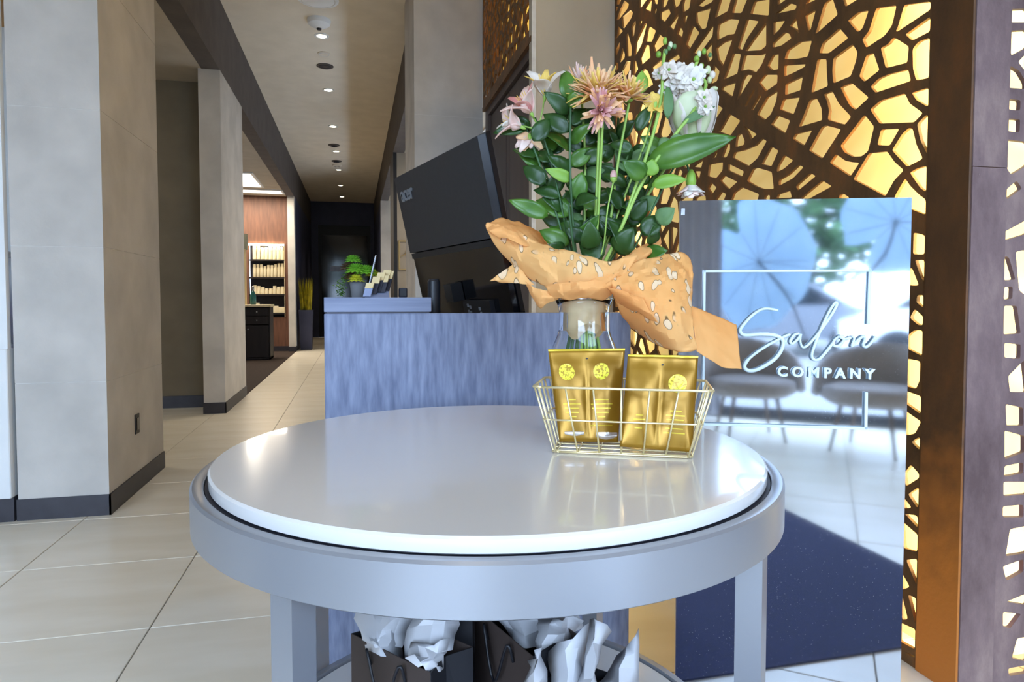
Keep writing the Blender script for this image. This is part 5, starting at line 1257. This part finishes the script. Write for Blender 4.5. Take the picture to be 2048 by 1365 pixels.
def chair(x, y, rz, label):
    t = thing('lounge_chair', label, 'chair', (x, y, 0), 'lounge chairs by the window')
    n = 14; G = []; H = []
    for i in range(n+1):
        a = R(-20)+R(220)*i/n; r = .33; top = .40+.36*math.sin(math.pi*(i/n))**.6
        G.append([Vector((r*1.05*math.cos(a), r*math.sin(a), .38)), Vector((r*1.12*math.cos(a), r*1.08*math.sin(a), (.38+top)/2)), Vector((r*1.15*math.cos(a), r*1.15*math.sin(a), top))])
    o = MB().grid(G).build('shell_back', M['chair'], t, smooth='all', local=True); solid(o, .05)
    MB().lathe([(.0,.34),(.28,.34),(.34,.38),(.33,.45),(.26,.47),(.0,.47)], n=28, cap=False).build('seat', M['chair'], t, smooth='all', local=True)
    for k in range(4):
        a = R(45+90*k); MB().tube([(.22*math.cos(a), .22*math.sin(a), .35), (.30*math.cos(a), .30*math.sin(a), .0)], [.018,.010], 8).build('leg', M['chairleg'], t, local=True)
    t.rotation_euler.z = rz
M['chair'] = mat('chair_fabric', (190,182,178), (178,170,166), scale=30, rough=.9); M['chairleg'] = mat('chair_leg_wood', (110,84,64), (96,72,54), scale=8, rough=.5)
chair(.58, -2.35, R(160), 'grey lounge chair by the window, left in the sign reflection')
chair(1.42, -2.2, R(200), 'grey lounge chair by the window, right in the sign reflection')
# street outside
M['asphalt'] = mat('street_paving', (150,148,144), (136,134,130), scale=3, rough=.95)
struct('floor_street', MB().box((-16, -32, -.1), (16, YF-.12, -.02)), M['asphalt'])
M['crown'] = mat('tree_foliage', (96,132,84), (70,108,66), scale=6, rough=.8); M['bark'] = mat('tree_bark', (96,80,64), (80,66,54), scale=12, rough=.9)
def tree(x, y, h, r, seed, label):
    t = thing('street_tree', label, 'tree', (x, y, -.02)); r_ = random.Random(seed)
    MB().tube([(0,0,0),(.1,0,h*.4),(.0,.1,h*.62)], [.16,.12,.07], 8).build('trunk', M['bark'], t, smooth='all', local=True)
    mb = MB()
    for i in range(1700):
        d = Vector((r_.gauss(0,1), r_.gauss(0,1), r_.gauss(0,.8))).normalized()*r*r_.uniform(.45,1); c = Vector((d.x, d.y, h*.68+d.z*.9)); a = r_.uniform(0,6.28); s = r_.uniform(.14,.26)
        p = Vector((math.cos(a), math.sin(a), r_.uniform(-.6,.6)))*s; q = Vector((-math.sin(a), math.cos(a), r_.uniform(-.6,.6)))*s*.7
        mb.add([c-p, c+q, c+p, c-q], [(0,1,2,3)])
    mb.build('crown', M['crown'], t, kind='stuff', local=True)
tree(.7, -13.4, 4.4, 2.1, 1, 'leafy street tree outside, left in the sign reflection'); tree(4.4, -16.6, 4.6, 2.2, 2, 'leafy street tree outside, far behind the parked cars'); tree(-3.4, -16.6, 4.6, 2.2, 3, 'leafy street tree outside, behind the curtain')
def car(x, y, m, label):
    t = thing('parked_car', label, 'car', (x, y, -.02), 'cars parked in the street')
    prof = [(-2.1,.35),(-2.1,.75),(-1.5,.95),(-.9,1.4),(.7,1.42),(1.4,1.0),(2.1,.85),(2.1,.35)]
    MB().prism([(a, -.85, b) for a, b in prof], (0,1.7,0)).build('car_body', M[m], t, local=True)
    MB().prism([(a, -.87, b) for a, b in ((-1.35,.98),(-.85,1.34),(.62,1.36),(1.2,1.02))], (0,1.74,0)).build('window_band', M['gloss'], t, local=True)
    for wx in (-1.3, 1.3):
        for wy in (-.8, .8): MB().tube([(wx, wy-.1, .32), (wx, wy+.1, .32)], .32, 18).build('wheel', M['black'], t, local=True)
M['carwhite'] = mat('car_white', (235,236,238), rough=.2, coat=.5); M['cargrey'] = mat('car_silver', (150,154,162), rough=.25, metal=.5); M['carred'] = mat('car_maroon', (120,44,44), rough=.25, coat=.5)
car(3.4, -9.2, 'carwhite', 'white car parked outside, reflected at the right of the sign'); car(.2, -11.6, 'cargrey', 'silver car parked outside, reflected beside the lily leaf'); car(-3.4, -9.4, 'carred', 'maroon car parked outside, left of the silver one')
